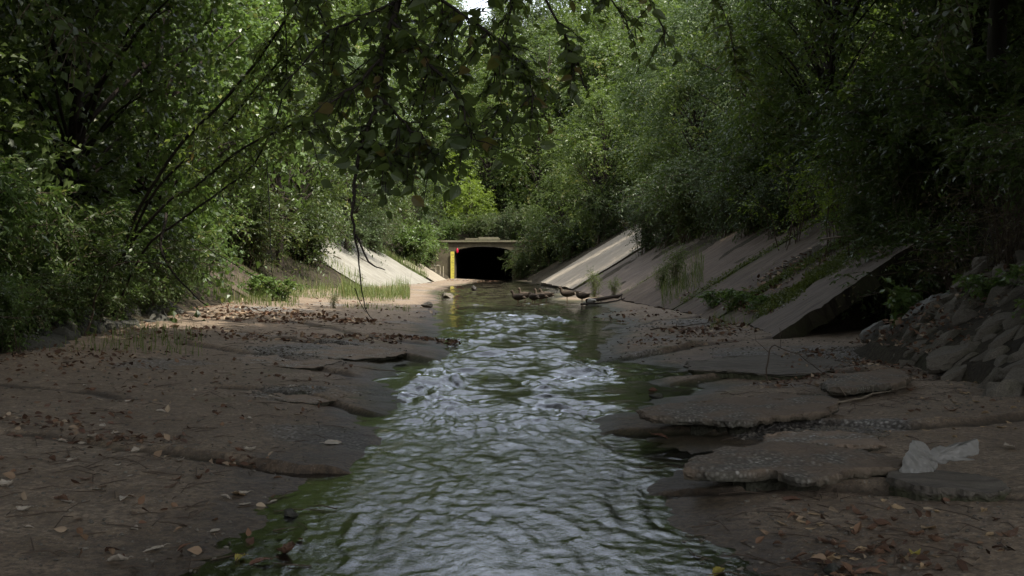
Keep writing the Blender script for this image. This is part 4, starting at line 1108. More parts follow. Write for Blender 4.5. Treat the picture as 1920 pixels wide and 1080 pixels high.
# limb hanging down into the view
E = branch([(-0.6, 8.0, 4.9), W(800, -160, 7.6), W(748, 0, 7.4), W(722, 90, 7.3), W(708, 180, 7.2), W(688, 250, 7.1), W(662, 335, 7.0), W(664, 420, 7.0), W(672, 480, 7.0)], 0.030, 0.007, 34)
F1 = branch([W(672, 478, 7.0), W(676, 530, 7.0), W(684, 575, 7.0), W(700, 600, 7.0)], 0.006, 0.003, 10, 0.006, 4)
F2 = branch([W(668, 440, 7.0), W(690, 490, 6.9), W(706, 500, 6.9), W(722, 508, 6.9)], 0.008, 0.003, 10, 0.006, 4)
F3 = branch([W(665, 540, 7.0), W(672, 560, 7.0), W(686, 585, 7.0)], 0.004, 0.002, 8, 0.003, 4)
H1 = branch([W(722, 90, 7.3), W(690, 140, 7.2), W(640, 180, 7.1), W(590, 215, 7.0), W(560, 250, 7.0)], 0.014, 0.005, 16)
H2 = branch([W(735, 40, 7.3), W(800, 110, 7.0), W(845, 160, 6.8), W(872, 220, 6.6), W(885, 275, 6.5)], 0.014, 0.004, 18)
H3 = branch([W(760, -40, 7.4), W(860, 20, 7.0), W(940, 80, 6.8), W(985, 140, 6.7), W(1000, 190, 6.6)], 0.014, 0.004, 18)
H4 = branch([W(800, -160, 7.6), W(960, -60, 7.2), W(1040, 30, 7.0), W(1080, 110, 7.0), W(1100, 170, 7.0)], 0.014, 0.004, 18)
H5 = branch([W(708, 180, 7.2), W(760, 230, 7.0), W(790, 255, 6.9), W(810, 285, 6.8)], 0.011, 0.004, 14)
H6 = branch([W(748, 0, 7.4), W(660, 40, 7.4), W(600, 80, 7.4), W(540, 150, 7.4)], 0.012, 0.004, 14)
H7 = branch([W(690, 250, 7.1), W(715, 280, 7.0), W(728, 305, 6.9)], 0.008, 0.003, 8)
H8 = branch([W(800, -160, 7.6), W(1000, -120, 7.4), W(1150, -60, 7.3), W(1230, 20, 7.2), W(1250, 90, 7.2)], 0.014, 0.004, 18)
# small dead hanging twigs over the weeds
K = branch([W(330, 420, 15.5), W(395, 470, 13.5), W(450, 500, 11.4), W(510, 545, 10.3), W(550, 560, 10.2)], 0.007, 0.002, 12, 0.01, 4)
K2 = branch([W(312, 400, 15.6), W(303, 470, 15.2), W(340, 530, 15.0), W(388, 572, 14.8)], 0.024, 0.008, 14, 0.01, 5)
K3 = branch([W(500, 300, 14.8), W(508, 440, 11.3), W(510, 480, 10.3), W(512, 520, 10.3), W(525, 565, 10.3)], 0.006, 0.002, 10, 0.008, 4)
V1, F1_, T1 = sprays(rng, np.vstack(O), np.vstack(D), np.concatenate(L), 9, 0.105, 0.05, 0.35, np.concatenate(tc), 0.55)
O = []; D = []; L = []; tc = []
H9 = branch([W(560, -60, 8.2), W(600, 20, 8.0), W(625, 110, 8.0), W(610, 200, 8.0)], 0.01, 0.004, 14)
H10 = branch([W(700, -80, 8.4), W(790, -20, 8.2), W(840, 60, 8.0), W(800, 150, 8.0), W(775, 200, 8.0)], 0.01, 0.004, 14)
H11 = branch([W(900, -100, 8.0), W(960, -20, 8.0), W(940, 70, 8.0), W(930, 160, 8.0), W(950, 235, 8.0)], 0.01, 0.004, 16)
H12 = branch([W(1000, -100, 8.4), W(1100, -40, 8.4), W(1160, 20, 8.4), W(1190, 70, 8.4)], 0.01, 0.004, 14)
for P, n, lo in ((E, 34, 0.1), (H1, 26, 0.1), (H2, 44, 0.1), (H3, 46, 0.1), (H4, 16, 0.1), (H5, 36, 0.1), (H6, 26, 0.1), (H7, 22, 0.1), (H8, 12, 0.1), (H9, 40, 0.1), (H10, 44, 0.1), (H11, 34, 0.1), (H12, 12, 0.1)):
    leaf_out(P[:-1] if P is not E else P[:21], n, 0.34, lo, 0.7)
V2, F2_, T2 = sprays(rng, np.vstack(O), np.vstack(D), np.concatenate(L), 6, 0.082, 0.050, 0.5, np.concatenate(tc), 0.35, fine=True)
trunk_me = mb.mesh('trunk', M['bark_dark'], True)
t = thing('leaning_tree', 'leaning tree with dark stems slanting across the frame and leafy branches hanging over the stream', 'tree', root)
for n, me in (('trunk', trunk_me), ('foliage', npmesh('foliage', V1, [F1_], M['leaf_over'], {'tint': T1})), ('hanging_foliage', npmesh('hanging_foliage', V2, [F2_], M['leaf_over'], {'tint': T2}))):
    o = link(n, me, t); o.matrix_parent_inverse = Matrix.Translation(-Vector(root))

# yellow sprigs hanging in the dark on the right
def sprig(name, label, pts, n, l, mat, leaf, seed):
    global mb, O, D, L, tc, rng
    rng = np.random.default_rng(seed); mb = MB(); O = []; D = []; L = []; tc = []
    P = branch(pts, 0.008, 0.003, 14, 0.01, 4)
    leaf_out(P, n, l, 0.35, 0.5)
    V_, F_, T_ = sprays(rng, np.vstack(O), np.vstack(D), np.concatenate(L), 6, leaf, leaf * 0.6, 0.4, np.concatenate(tc), 0.9)
    r = np.array(pts[0], float)
    t = thing(name, label, 'branch', r)
    for nme, me in (('stem', mb.mesh('stem', M['twig_brown'])), ('foliage', npmesh('foliage', V_, [F_], mat, {'tint': T_}))):
        o = link(nme, me, t); o.matrix_parent_inverse = Matrix.Translation(-Vector(r))
sprig('leafy_branch', 'small yellow-green leafy branch hanging alone against the dark trees', [W(1640, 60, 14), W(1600, 130, 13.6), W(1585, 180, 13.4)], 9, 0.14, M['leaf_bright'], 0.085, 51)
sprig('leafy_branch', 'yellow-green leafy branch hanging from the top of the frame over the brown panels', [W(1520, -120, 15), W(1530, -20, 15), W(1540, 60, 15), W(1530, 95, 15)], 26, 0.4, M['leaf_mid'], 0.10, 52)
sprig('leafy_branch', 'long dim leafy branch trailing from the frame top above the wide brown panel', [W(1270, -140, 13), W(1330, -30, 13), W(1370, 60, 13), W(1390, 150, 13)], 34, 0.5, M['leaf_over'], 0.10, 53)
sprig('leafy_branch', 'dark leafy branch drooping from the frame corner above the stone bank', [W(1860, -140, 11), W(1800, -40, 11), W(1770, 40, 11), W(1750, 110, 11)], 34, 0.5, M['leaf_dark'], 0.10, 54)
sprig('leafy_branch', 'dark leafy branch in the corner above the shadowy creeper tree', [W(-60, -140, 9), W(40, -40, 9), W(110, 30, 9), W(150, 80, 9)], 30, 0.45, M['leaf_dark'], 0.10, 55)

# fallen sticks on the right
def stick(label, pts, r, seed, mat=None):
    rg = np.random.default_rng(seed); m = MB()
    P = curve_pts(pts, 16, rg, 0.012)
    m.tube(P, np.linspace(r, r * 0.4, 16), 6)
    for k in (5, 9, 12):
        m.tube(np.array([P[k], P[k] + rg.normal(0, 0.06, 3) + [0, 0, 0.05], P[k] + rg.normal(0, 0.1, 3) + [0, 0, 0.12]]), [r * 0.4, r * 0.3, r * 0.15], 4)
    o = link('fallen_stick', m.mesh('fallen_stick', mat or M['twig_brown'], True)); tag(o, label, 'stick')
def gp3(px, py, z=0.06, dz=0.0):
    x, y = G(px, py, z); return (x, y, max(bedz1(x, y), 0) + dz)
stick('long pale stick lying across the mossy panel', [W(1540, 449, 19.5), W(1610, 440, 19.0), W(1660, 428, 18.6), W(1700, 412, 18.2)], 0.022, 1, M['twig_pale'])
stick('dry twig standing up from the flat brown slab', [gp3(1440, 700, 0.15), W(1442, 672, 10.2), W(1450, 650, 10.2), W(1500, 668, 10.0), gp3(1545, 695, 0.15, 0.03)], 0.008, 2)
stick('straight stick lying below the mossy ledge', [gp3(1520, 760, 0.1, 0.03), gp3(1620, 745, 0.12, 0.04), gp3(1700, 728, 0.14, 0.04)], 0.010, 3, M['twig_pale'])
stick('dark driftwood pole lying at the foot of the grey-mauve panel', [gp3(1100, 561, 0.1, 0.05), gp3(1160, 558, 0.12, 0.08), gp3(1215, 550, 0.15, 0.1), W(1245, 538, 34)], 0.07, 4, M['bark_dark'])
stick('thin dark stick beside the driftwood pole', [gp3(1090, 566, 0.1, 0.03), gp3(1150, 563, 0.1, 0.05), W(1228, 543, 36)], 0.035, 5, M['bark_dark'])
stick('slender stick on the sand near the side pool', [gp3(1220, 618, 0.06, 0.02), gp3(1290, 612, 0.06, 0.02), gp3(1350, 606, 0.06, 0.02)], 0.012, 6)

# ------------------------------------------------------------------ grass strip
def blades(n, area, h, w, mat, name, seed, zf=None, lean=0.35):
    rg = np.random.default_rng(seed)
    P = np.array([area(rg) for _ in range(n)])
    z = np.maximum(bed_height(P[:, 0], P[:, 1]), bank_height(P[:, 0], P[:, 1]))
    hh = h * rg.uniform(0.35, 1.1, n) * (0.25 + 1.3 * vn(P[:, 0] * 1.3, P[:, 1] * 0.6, 5)); a = rg.uniform(0, 2 * PI, n); ln = rg.normal(0, lean, n)
    ca, sa = np.cos(a), np.sin(a)
    b = np.stack([P[:, 0], P[:, 1], z - 0.02], 1); s = np.stack([-sa, ca, 0 * a], 1) * w; dr = np.stack([ca, sa, 0 * a], 1)
    m = b + dr * (hh * ln * 0.35)[:, None] + np.array([0, 0, 1]) * (hh * 0.6)[:, None]
    t_ = b + dr * (hh * ln)[:, None] + np.array([0, 0, 1]) * (hh * (1 - 0.3 * np.abs(ln)))[:, None]
    V = np.stack([b - s, b + s, m + s * 0.7, m - s * 0.7, t_], 1).reshape(-1, 3)
    i = np.arange(n)[:, None] * 5
    o = link(name, npmesh(name, V, [i + np.array([0, 1, 2, 3]), i + np.array([3, 2, 4])], mat, {'tint': np.clip(np.repeat(rg.uniform(0, 1, n), 5), 0, 1)}))
    tag(o, kind='stuff')
def region(px0, px1, py0, py1, z=0.15, pw=1.0):
    def f(rg):
        return G(rg.uniform(px0, px1), py0 + (py1 - py0) * rg.uniform() ** pw, z)
    return f
blades(3000, region(430, 740, 541, 562, 0.15), 0.45, 0.007, M['grass'], 'grass', 1, lean=0.5)
blades(1800, region(640, 768, 541, 557, 0.15), 0.75, 0.007, M['grass'], 'tall_grass', 2, lean=0.45)
blades(900, region(400, 560, 556, 574, 0.2), 0.35, 0.007, M['grass'], 'grass', 3)
blades(260, region(640, 770, 572, 582, 0.08), 0.18, 0.006, M['grass'], 'grass', 4)
blades(500, region(1240, 1320, 556, 570, 0.2), 0.5, 0.007, M['grass'], 'grass', 5)
blades(350, region(1330, 1450, 578, 604, 0.2), 0.22, 0.005, M['grass'], 'grass', 6)
blades(700, region(0, 380, 600, 640, 0.3), 0.22, 0.005, M['grass'], 'grass', 7)
def slope_area(rg):
    y = rg.uniform(47.8, 50.0) if rg.uniform() < 0.3 else rg.uniform(63, 66); d = rg.uniform(0.2, 4.2)
    return (float(toeL(y)) - d, y)
blades(1200, slope_area, 0.5, 0.012, M['grass'], 'grass', 8)
def joint_area(rg):
    y, h = [(18.6, 0.12), (21.1, 0.1), (25.7, 0.12), (34.6, 0.15)][rg.integers(0, 4)]
    d = rg.uniform(-0.1, 4.0); return (float(toeR(y)) + d, y + rg.normal(0, h) + 0.25 * d * (y < 21.5))
blades(2600, joint_area, 0.16, 0.006, M['grass'], 'grass', 9)

# moss cushions growing along the joints: leafy ground cover
rg = np.random.default_rng(12)
n = 17000
ys_ = rg.choice([18.8, 21.1, 25.7], n, p=[0.68, 0.24, 0.08]); d_ = rg.uniform(0, 3.8, n); wv = np.where(ys_ < 20, 0.34, 0.18) * (0.4 + 1.2 * vn(d_ * 2.2, ys_, 3))
yj = ys_ + rg.normal(0, 1, n) * wv + np.where(ys_ < 20, 0.30 * d_ * 0.9, np.where(ys_ < 22, 0.0, 0.0))
xj = toeR(yj) + d_
P = np.stack([xj, yj, 0.20 + 0.6 * d_ + 0.05 + rg.uniform(0, 0.09, n)], 1)
V_, F_, T_ = leaves(rg, P, unit(rg.normal(0, 1, (n, 3)) + [0, 0, 0.4]), unit(rg.normal(0, 0.6, (n, 3)) + [-0.4, 0, 1]), rg.uniform(0.03, 0.07, n), rg.uniform(0.02, 0.045, n), rg.uniform(0, 1, n))
o = link('moss', npmesh('moss', V_, [F_], M['moss'], {'tint': T_})); tag(o, kind='stuff')

# ------------------------------------------------------------------ culvert
YC = 80.0
def cx_(px): return (px - 960) * YC / FPX
def cz_(py): return HC - (py - HY) * YC / FPX
x0, x1 = cx_(853), cx_(960)          # opening
zs, zt = cz_(472), cz_(462)          # springing, crown
HX0, HX1, HZ = cx_(806), cx_(1040), cz_(454)
arc = [(x0, -0.5), (x0, zs)] + [(x0 + (x1 - x0) * s, zs + (zt - zs) * (1 - (2 * s - 1) ** 2) ** 0.6) for s in np.linspace(0.04, 0.96, 23)] + [(x1, zs), (x1, -0.5)]
arc = np.array(arc)
bm = bmesh.new()
outer = []
for x, z in arc:                       # match every arch point with a point on the outer rectangle
    outer.append((HX0 if x <= x0 + 1e-6 and z < zs - .01 else HX1 if x >= x1 - 1e-6 and z < zs - .01 else HX0 + (HX1 - HX0) * (x - x0) / (x1 - x0), -0.5 if z < 0 else HZ))
rings = []
for yv in (YC, YC + 0.45):
    rings.append(([bm.verts.new((x, yv, z)) for x, z in arc], [bm.verts.new((x, yv, z)) for x, z in outer]))
(a0, b0), (a1, b1) = rings
for i in range(len(arc) - 1):
    bm.faces.new((a0[i], a0[i + 1], b0[i + 1], b0[i])); bm.faces.new((a1[i + 1], a1[i], b1[i], b1[i + 1]))
    bm.faces.new((a0[i + 1], a0[i], a1[i], a1[i + 1])); bm.faces.new((b0[i], b0[i + 1], b1[i + 1], b1[i]))
bmesh.ops.recalc_face_normals(bm, faces=bm.faces)
hw = bpy.data.meshes.new('headwall'); bm.to_mesh(hw); bm.free(); hw.materials.append(M['culvert'])
culv = thing('culvert', 'low arched concrete culvert with a dark opening at the end of the stream', 'culvert', (0, 0, 0), parts=[('headwall', hw)])
mb = MB(); mb.box(((HX0 + HX1) / 2, YC + 0.2, HZ + 0.07), (HX1 - HX0 + 0.3, 0.7, 0.14)); link('coping', mb.mesh('coping', M['coping']), culv)
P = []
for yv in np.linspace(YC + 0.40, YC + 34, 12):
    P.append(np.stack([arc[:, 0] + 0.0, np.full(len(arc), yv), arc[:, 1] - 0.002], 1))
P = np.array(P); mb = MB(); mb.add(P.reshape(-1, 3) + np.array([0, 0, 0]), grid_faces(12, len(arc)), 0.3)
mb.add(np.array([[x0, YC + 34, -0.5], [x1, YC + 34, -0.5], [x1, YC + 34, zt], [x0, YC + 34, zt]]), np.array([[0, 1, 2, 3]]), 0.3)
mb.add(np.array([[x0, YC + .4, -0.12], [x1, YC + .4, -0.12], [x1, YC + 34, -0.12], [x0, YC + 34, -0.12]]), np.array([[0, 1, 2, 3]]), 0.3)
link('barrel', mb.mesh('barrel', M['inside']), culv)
mb = MB(); mb.box((cx_(916), YC + 0.25, HZ + 0.28), (1.5, 0.5, 0.2)); mb.box((cx_(905), YC + 0.25, HZ + 0.24), (2.6, 0.4, 0.12))
link('lit_coping_strip', mb.mesh('lit_coping_strip', M['coping']), culv)  # pale blocks added for the lit patch along the coping

# yellow depth gauge, red marker, pipe rail
mb = MB(); gx = cx_(848.5); gz0, gz1 = cz_(524), cz_(473)
mb.box((gx, YC - 0.16, (gz0 + gz1) / 2), (0.27, 0.06, gz1 - gz0 + 0.1))
g = link('depth_gauge', mb.mesh('depth_gauge', M['yellow'])); tag(g, 'tall yellow depth gauge board with black marks at the culvert opening', 'depth gauge')
mb = MB()
for k in range(9):
    z = gz0 + 0.25 + k * 0.2
    mb.box((gx + 0.06, YC - 0.197, z), (0.10 if k % 2 else 0.06, 0.012, 0.025))
mb.box((gx - 0.03, YC - 0.197, gz1 - 0.18), (0.025, 0.012, 0.12)); mb.box((gx - 0.03, YC - 0.197, gz1 - 0.75), (0.025, 0.012, 0.12)); mb.box((gx - 0.03, YC - 0.197, gz1 - 1.3), (0.025, 0.012, 0.12))
link('gauge_marks', mb.mesh('gauge_marks', M['black_mark']), g)
bm = bmesh.new(); bmesh.ops.create_uvsphere(bm, u_segments=14, v_segments=9, radius=1.0)
for v in bm.verts:
    v.co.x *= 0.09 * (1 - 0.2 * v.co.z); v.co.y *= 0.07; v.co.z *= 0.20
bmesh.ops.translate(bm, verts=bm.verts, vec=(0, 0, 0)); me = bpy.data.meshes.new('red_marker'); bm.to_mesh(me); bm.free(); me.materials.append(M['red'])
r_ = thing('red_marker', 'small bright red marker hanging at the corner of the culvert opening', 'marker', (cx_(857.5), YC - 0.12, cz_(470)), parts=[('body', me)])
mb = MB(); mb.tube([(0, 0, 0.24), (0.0, 0.05, 0.42), (-0.02, 0.12, 0.62)], 0.012, 5); link('hanger', mb.mesh('hanger', M['black_mark']), r_)
mb = MB()
def rail(xa, xb, zt_, yv):
    zb = -0.1
    mb.tube(curve_pts([(xa, yv, zb), (xa, yv, zt_ - 0.12), (xa + 0.07, yv, zt_), (xb - 0.07, yv, zt_), (xb, yv, zt_ - 0.12), (xb, yv, zb)], 26), 0.035, 7)
YR = 76.0
rail((817 - 960) * YR / FPX, (825 - 960) * YR / FPX, HC - (498 - HY) * YR / FPX, YR)
mb.tube([((831 - 960) * YR / FPX, YR, -0.1), ((831 - 960) * YR / FPX, YR, HC - (499 - HY) * YR / FPX)], 0.035, 7)
mb.tube([((817 - 960) * YR / FPX, YR, HC - (503 - HY) * YR / FPX), ((806 - 960) * YR / FPX, YR, HC - (503 - HY) * YR / FPX), ((798 - 960) * YR / FPX, YR, HC - (509 - HY) * YR / FPX)], 0.03, 7)
o = link('pipe_rail', mb.mesh('pipe_rail', M['metal'], True)); tag(o, 'small hooped pipe rail standing beside the yellow depth gauge', 'railing')

# ------------------------------------------------------------------ ducks
def loft(rings, seg=14):
    """rings: (x, z, half width, half height); cross-sections across the spine"""
    r = np.array(rings, float); c = np.stack([r[:, 0], 0 * r[:, 0], r[:, 1]], 1)
    T = unit(np.gradient(c, axis=0)); Nn = np.stack([-T[:, 2], 0 * T[:, 0], T[:, 0]], 1)
    a = np.arange(seg) * 2 * PI / seg
    V = c[:, None, :] + np.cos(a)[None, :, None] * np.array([0, 1, 0]) * r[:, 2][:, None, None] + np.sin(a)[None, :, None] * Nn[:, None, :] * r[:, 3][:, None, None]
    n = len(r); i = np.arange(n - 1)[:, None] * seg; j = np.arange(seg)[None, :]; k = (j + 1) % seg
    F = np.stack([(i + j).ravel(), (i + k).ravel(), (i + seg + k).ravel(), (i + seg + j).ravel()], 1)
    caps = [np.arange(seg)[None, ::-1], (n - 1) * seg + np.arange(seg)[None, :]]
    return V.reshape(-1, 3), [F] + caps
BODY = [(-.30, .212, .006, .004), (-.26, .216, .040, .013), (-.21, .222, .066, .040), (-.15, .230, .098, .075), (-.06, .236, .120, .104), (.04, .238, .124, .112), (.115, .250, .102, .098), (.158, .274, .074, .078)]
POSES = {
    'up': BODY + [(.184, .312, .052, .056), (.194, .350, .041, .044), (.206, .386, .044, .046), (.230, .408, .050, .048), (.256, .402, .040, .036), (.273, .392, .018, .017), (.279, .390, .004, .004)],
    'tall': BODY + [(.180, .318, .052, .056), (.184, .372, .038, .041), (.194, .420, .042, .043), (.218, .446, .049, .047), (.244, .441, .040, .036), (.261, .431, .018, .017), (.267, .429, .004, .004)],
    'rest': BODY + [(.172, .300, .060, .058), (.168, .330, .052, .050), (.186, .354, .049, .046), (.216, .358, .044, .040), (.240, .350, .020, .019), (.246, .348, .004, .004)],
}
HEADS = {'up': (.271, .391, 0), 'tall': (.259, .430, 0), 'rest': (.240, .349, 0)}
DM = {}
for k, rings in POSES.items():
    V_, F_ = loft(rings)
    DM[k] = npmesh('body', V_, F_, M['duck'], smooth=True)
V_, F_ = loft([(0, 0, .016, .012), (.02, -.004, .014, .009), (.045, -.010, .016, .005), (.058, -.013, .010, .003), (.061, -.014, .002, .001)], 10)
BILL = npmesh('bill', V_, F_, M['bill'], smooth=True)
V_, F_ = loft([(-.25, .0, .004, .006), (-.17, .0, .012, .028), (-.05, -.005, .020, .052), (.06, -.008, .020, .055), (.11, -.01, .010, .035), (.125, -.01, .002, .01)], 10)
WING = npmesh('wing', V_, F_, M['duck_wing'], smooth=True)
mb = MB(); mb.tube([(0, 0, .15), (0.004, 0, .08), (-0.004, 0, .012)], [.017, .008, .007], 6); mb.add(np.array([[-.012, 0, .006], [.05, -.026, .003], [.06, 0, .003], [.05, .026, .003], [-.012, 0, .0], [.05, -.026, -.002], [.06, 0, -.002], [.05, .026, -.002]]), [np.array([[0, 1, 2], [0, 2, 3], [4, 6, 5], [4, 7, 6]]), np.array([[0, 4, 5, 1], [1, 5, 6, 2], [2, 6, 7, 3], [3, 7, 4, 0]])]); LEG = mb.mesh('leg', M['duck_leg'])
DUCKDARK = {k: DM[k].copy() for k in ('rest', 'up')}
for m_ in DUCKDARK.values(): m_.materials[0] = M['duck_dark']
def duck(px, pyfeet, pose, heading, label, s=0.97, swim=False, dark=False):
    x, y = G(px, pyfeet, 0.02)
    z = WATER_Z - 0.165 * s if swim else max(bedz1(x, y), WATER_Z - 0.03)
    t = thing('duck', label, 'duck', (x, y, z), (0, 0, heading), s, 'ducks at the far end of the stream', [('body', (DUCKDARK if dark and pose in DUCKDARK else DM)[pose])])
    b = link('bill', BILL, t); hx, hz, rot = HEADS[pose]; b.location = (hx - 0.012, 0, hz); b.rotation_euler = (0, rot, 0)
    for sy in (-1, 1):
        w_ = link('wing', WING, t); w_.location = (-0.03, sy * 0.106, 0.262); w_.rotation_euler = (0, 0.12, sy * 0.08)
        if not swim:
            l_ = link('leg', LEG, t); l_.location = (0.01, sy * 0.045, 0)
duck(972, 567, 'up', PI - 0.5, 'brown duck standing in front of the others at the water edge, head raised')
duck(985, 562.5, 'tall', PI - 0.15, 'brown duck with the tallest upright neck, behind the front duck')
duck(1001, 567, 'rest', PI - 0.9, 'brown duck with its head drawn in, crouching just behind the tall-necked one')
duck(1014, 565, 'tall', PI - 0.5, 'upright brown duck in the middle of the group, breast turned to the water')
duck(1025, 562, 'up', PI - 0.1, 'brown duck close behind the upright one in the middle of the group')
duck(1064, 563, 'up', PI, 'brown duck standing apart on the sand, seen from the side with its head raised', 1.05)
duck(1092, 566, 'rest', PI + 0.4, 'brown duck crouching low by the end of the driftwood')
duck(889, 543, 'rest', PI / 2 + 0.2, 'dark duck swimming alone in front of the culvert', 1.0, True, True)

# ------------------------------------------------------------------ plastic bag
def bag():
    out = np.array([(1675, 903), (1690, 872), (1708, 848), (1722, 829), (1738, 831), (1748, 848), (1765, 851), (1783, 842), (1810, 832), (1843, 824), (1838, 850), (1828, 863), (1805, 862), (1780, 866), (1755, 870), (1735, 884), (1716, 902), (1692, 910)], float)
    c = np.array([1740.0, 861.0])
    rel = out - c; ang = np.arctan2(rel[:, 1], rel[:, 0]); rad = np.hypot(rel[:, 0], rel[:, 1]); o_ = np.argsort(ang); ang = ang[o_]; rad = rad[o_]
    n = 240; A = np.linspace(-PI, PI, n, endpoint=False); R = np.interp(A, np.concatenate([ang - 2 * PI, ang, ang + 2 * PI]), np.tile(rad, 3))
    Yd = 5.55; k = Yd / FPX
    lev = np.concatenate([np.linspace(0.02, 0.9, 22), [0.94, 0.97, 0.99, 1.0]])
    P = []
    for sgn in (1, -1):
        for s in (lev if sgn > 0 else lev[::-1][1:]):
            u_ = R * s * np.cos(A) * k; v_ = -R * s * np.sin(A) * k
            puff = 0.045 * (1 - s ** 2) ** 0.7 * (0.6 + 0.4 * np.cos(2 * A)) + 0.022 * fbm(u_ * 20 + 3, v_ * 20, 4, 5) + 0.035 * np.abs(fbm(u_ * 26 + v_ * 14, v_ * 16 + sgn, 4, 6)) - 0.02 * np.abs(fbm(u_ * 11, v_ * 30, 3, 7))
            P.append(np.stack([u_, -sgn * puff + v_ * 0.75 , v_ * 0.9 + 0.008 * fbm(u_ * 30, v_ * 30 + sgn, 3, 8)], 1))
    m = len(P); P = np.vstack(P)
    i = np.arange(m - 1)[:, None] * n; j = np.arange(n)[None, :]; q = (j + 1) % n
    F = np.stack([(i + j).ravel(), (i + q).ravel(), (i + n + q).ravel(), (i + n + j).ravel()], 1)
    caps = [np.arange(n)[None, ::-1], (m - 1) * n + np.arange(n)[None, :]]
    o = link('plastic_bag', npmesh('plastic_bag', P, [F] + caps, M['bag'], smooth=True))
    p = W(c[0], c[1], Yd); o.location = (p[0], Yd, p[2] + 0.005)
    tag(o, 'crumpled translucent white plastic bag lying on the broken concrete', 'plastic bag')
bag()

# ------------------------------------------------------------------ fallen leaves
def dead_leaf(seed, mat, Ls=0.085, Wd=0.05):
    rg = np.random.default_rng(seed)
    nu, nv = 13, 7
    U, Vv = np.meshgrid(np.linspace(0, 1, nu), np.linspace(-1, 1, nv), indexing='ij')
    w = np.sin(PI * np.clip(U, 0.03, 0.985) ** 0.75) ** 0.9 * Wd / 2 * (1 + 0.12 * np.sin(U * 30 + seed))
    x = (U - 0.5) * Ls; y = Vv * w
    curl = rg.uniform(-0.2, 1.0); bend = rg.uniform(-0.5, 0.9); tw = rg.uniform(-0.6, 0.6)
    z = curl * (np.abs(Vv) ** 1.6) * w * 0.9 + bend * (U - 0.5) ** 2 * Ls * 1.2 + tw * Vv * w * (U - 0.5) + 0.004 * fbm(U * 6 + seed, Vv * 3, 3, seed)
    y = y * (1 - 0.35 * max(curl, 0) * np.abs(Vv))
    top = np.stack([x, y, z], -1).reshape(-1, 3); bot = top - [0, 0, 0.0012]
    n = nu * nv; idx = np.arange(n).reshape(nu, nv)
    ring = np.concatenate([idx[0, :], idx[1:, -1], idx[-1, -2::-1], idx[-2:0:-1, 0]]); nx = np.roll(ring, -1)
    m = MB(); m.add(np.vstack([top, bot]), [grid_faces(nu, nv), grid_faces(nu, nv)[:, ::-1] + n, np.stack([ring, ring + n, nx + n, nx], 1)])
    m.tube([(-Ls * 0.49, 0, z[0].mean()), (-Ls * 0.65, 0.004, z[0].mean() + 0.004), (-Ls * 0.78, 0.010, z[0].mean() + 0.001)], 0.0012, 4)
    v = np.vstack(m.V); dz = v[:, 2].min()
    m.V = [q - [0, 0, dz] for q in m.V]
    return m.mesh('fallen_leaf', mat)
DL = {k: [dead_leaf(10 * i + j, M['dead_' + k], *(s)) for j, s in enumerate([(0.085, 0.05), (0.075, 0.055), (0.10, 0.05), (0.07, 0.06)])] for i, k in enumerate(['pale', 'brown', 'red', 'tan', 'yellow'])}
lr = random.Random(3)
def drop(px, py, kind, label, group=None, s=1.0, zadd=0.0):
    x, y = G(px, py, 0.05)
    for _ in range(3):
        z = bedz1(x, y)
        x, y = G(px, py, max(z, WATER_Z))
    o = link('fallen_leaf', lr.choice(DL[kind]))
    o.location = (x, y, max(bedz1(x, y), WATER_Z) + 0.001 + zadd); o.rotation_euler = (lr.uniform(-0.25, 0.25), lr.uniform(-0.25, 0.25), lr.uniform(0, 6.28))
    q = s * lr.uniform(0.8, 1.2); o.scale = (q, q, q)
    tag(o, label, 'leaf', group)
# the ones that can be singled out
for px, py, k, lab, s in [(14, 912, 'pale', 'large pale leaf lying flat at the frame edge beside the long crack', 1.4), (217, 1054, 'pale', 'pale leaf lying alone near the bottom of the picture on dark concrete', 1.3),
    (255, 845, 'pale', 'pale leaf standing on the lip of the long crack', 1.1), (470, 863, 'pale', 'pale leaf beside a red-brown one at the end of the long crack', 1.2), (338, 865, 'pale', 'narrow pale leaf just below the long crack', 1.0),
    (448, 928, 'tan', 'tan leaf casting a dark gap, midway between the crack and the water', 1.3), (458, 947, 'pale', 'small pale leaf right below the tan leaf', 0.9), (445, 860, 'red', 'red-brown leaf at the end of the long crack', 1.1),
    (537, 1038, 'brown', 'wet brown curled leaf standing in the shallow water edge', 1.3), (487, 1056, 'red', 'red-brown leaf stuck at the wet water edge', 1.0), (450, 1050, 'yellow', 'greenish yellow leaf in the shallow water edge', 0.7),
    (625, 832, 'pale', 'curled pale and brown leaf by the water edge above the shallows', 1.4), (1485, 938, 'red', 'dark red curled leaf standing on the bare concrete in front of the gravelly slab', 1.4),
    (1545, 1055, 'tan', 'tan curled leaf on top of a little drift of brown leaves', 1.4), (1348, 1075, 'yellow', 'yellow leaf at the bottom edge of the picture', 1.1), (1715, 1042, 'yellow', 'yellowish leaf among the brown leaves in the corner', 1.1),
    (1740, 992, 'tan', 'flat tan leaf on the bare concrete before the dark lump', 1.2), (1808, 706, 'tan', 'upright yellow-tan leaf at the foot of the stone bank', 1.8), (1890, 842, 'pale', 'pale leaf behind the plastic bag', 1.2),
    (1240, 822, 'red', 'orange-red leaf lying in the wet hollow between the slabs', 1.6), (1225, 735, 'red', 'red-brown leaf standing in the riffle', 1.4), (1625, 1072, 'red', 'red-brown leaf at the bottom of the picture under the tan curled one', 1.2)]:
    drop(px, py, k, lab, None, s)
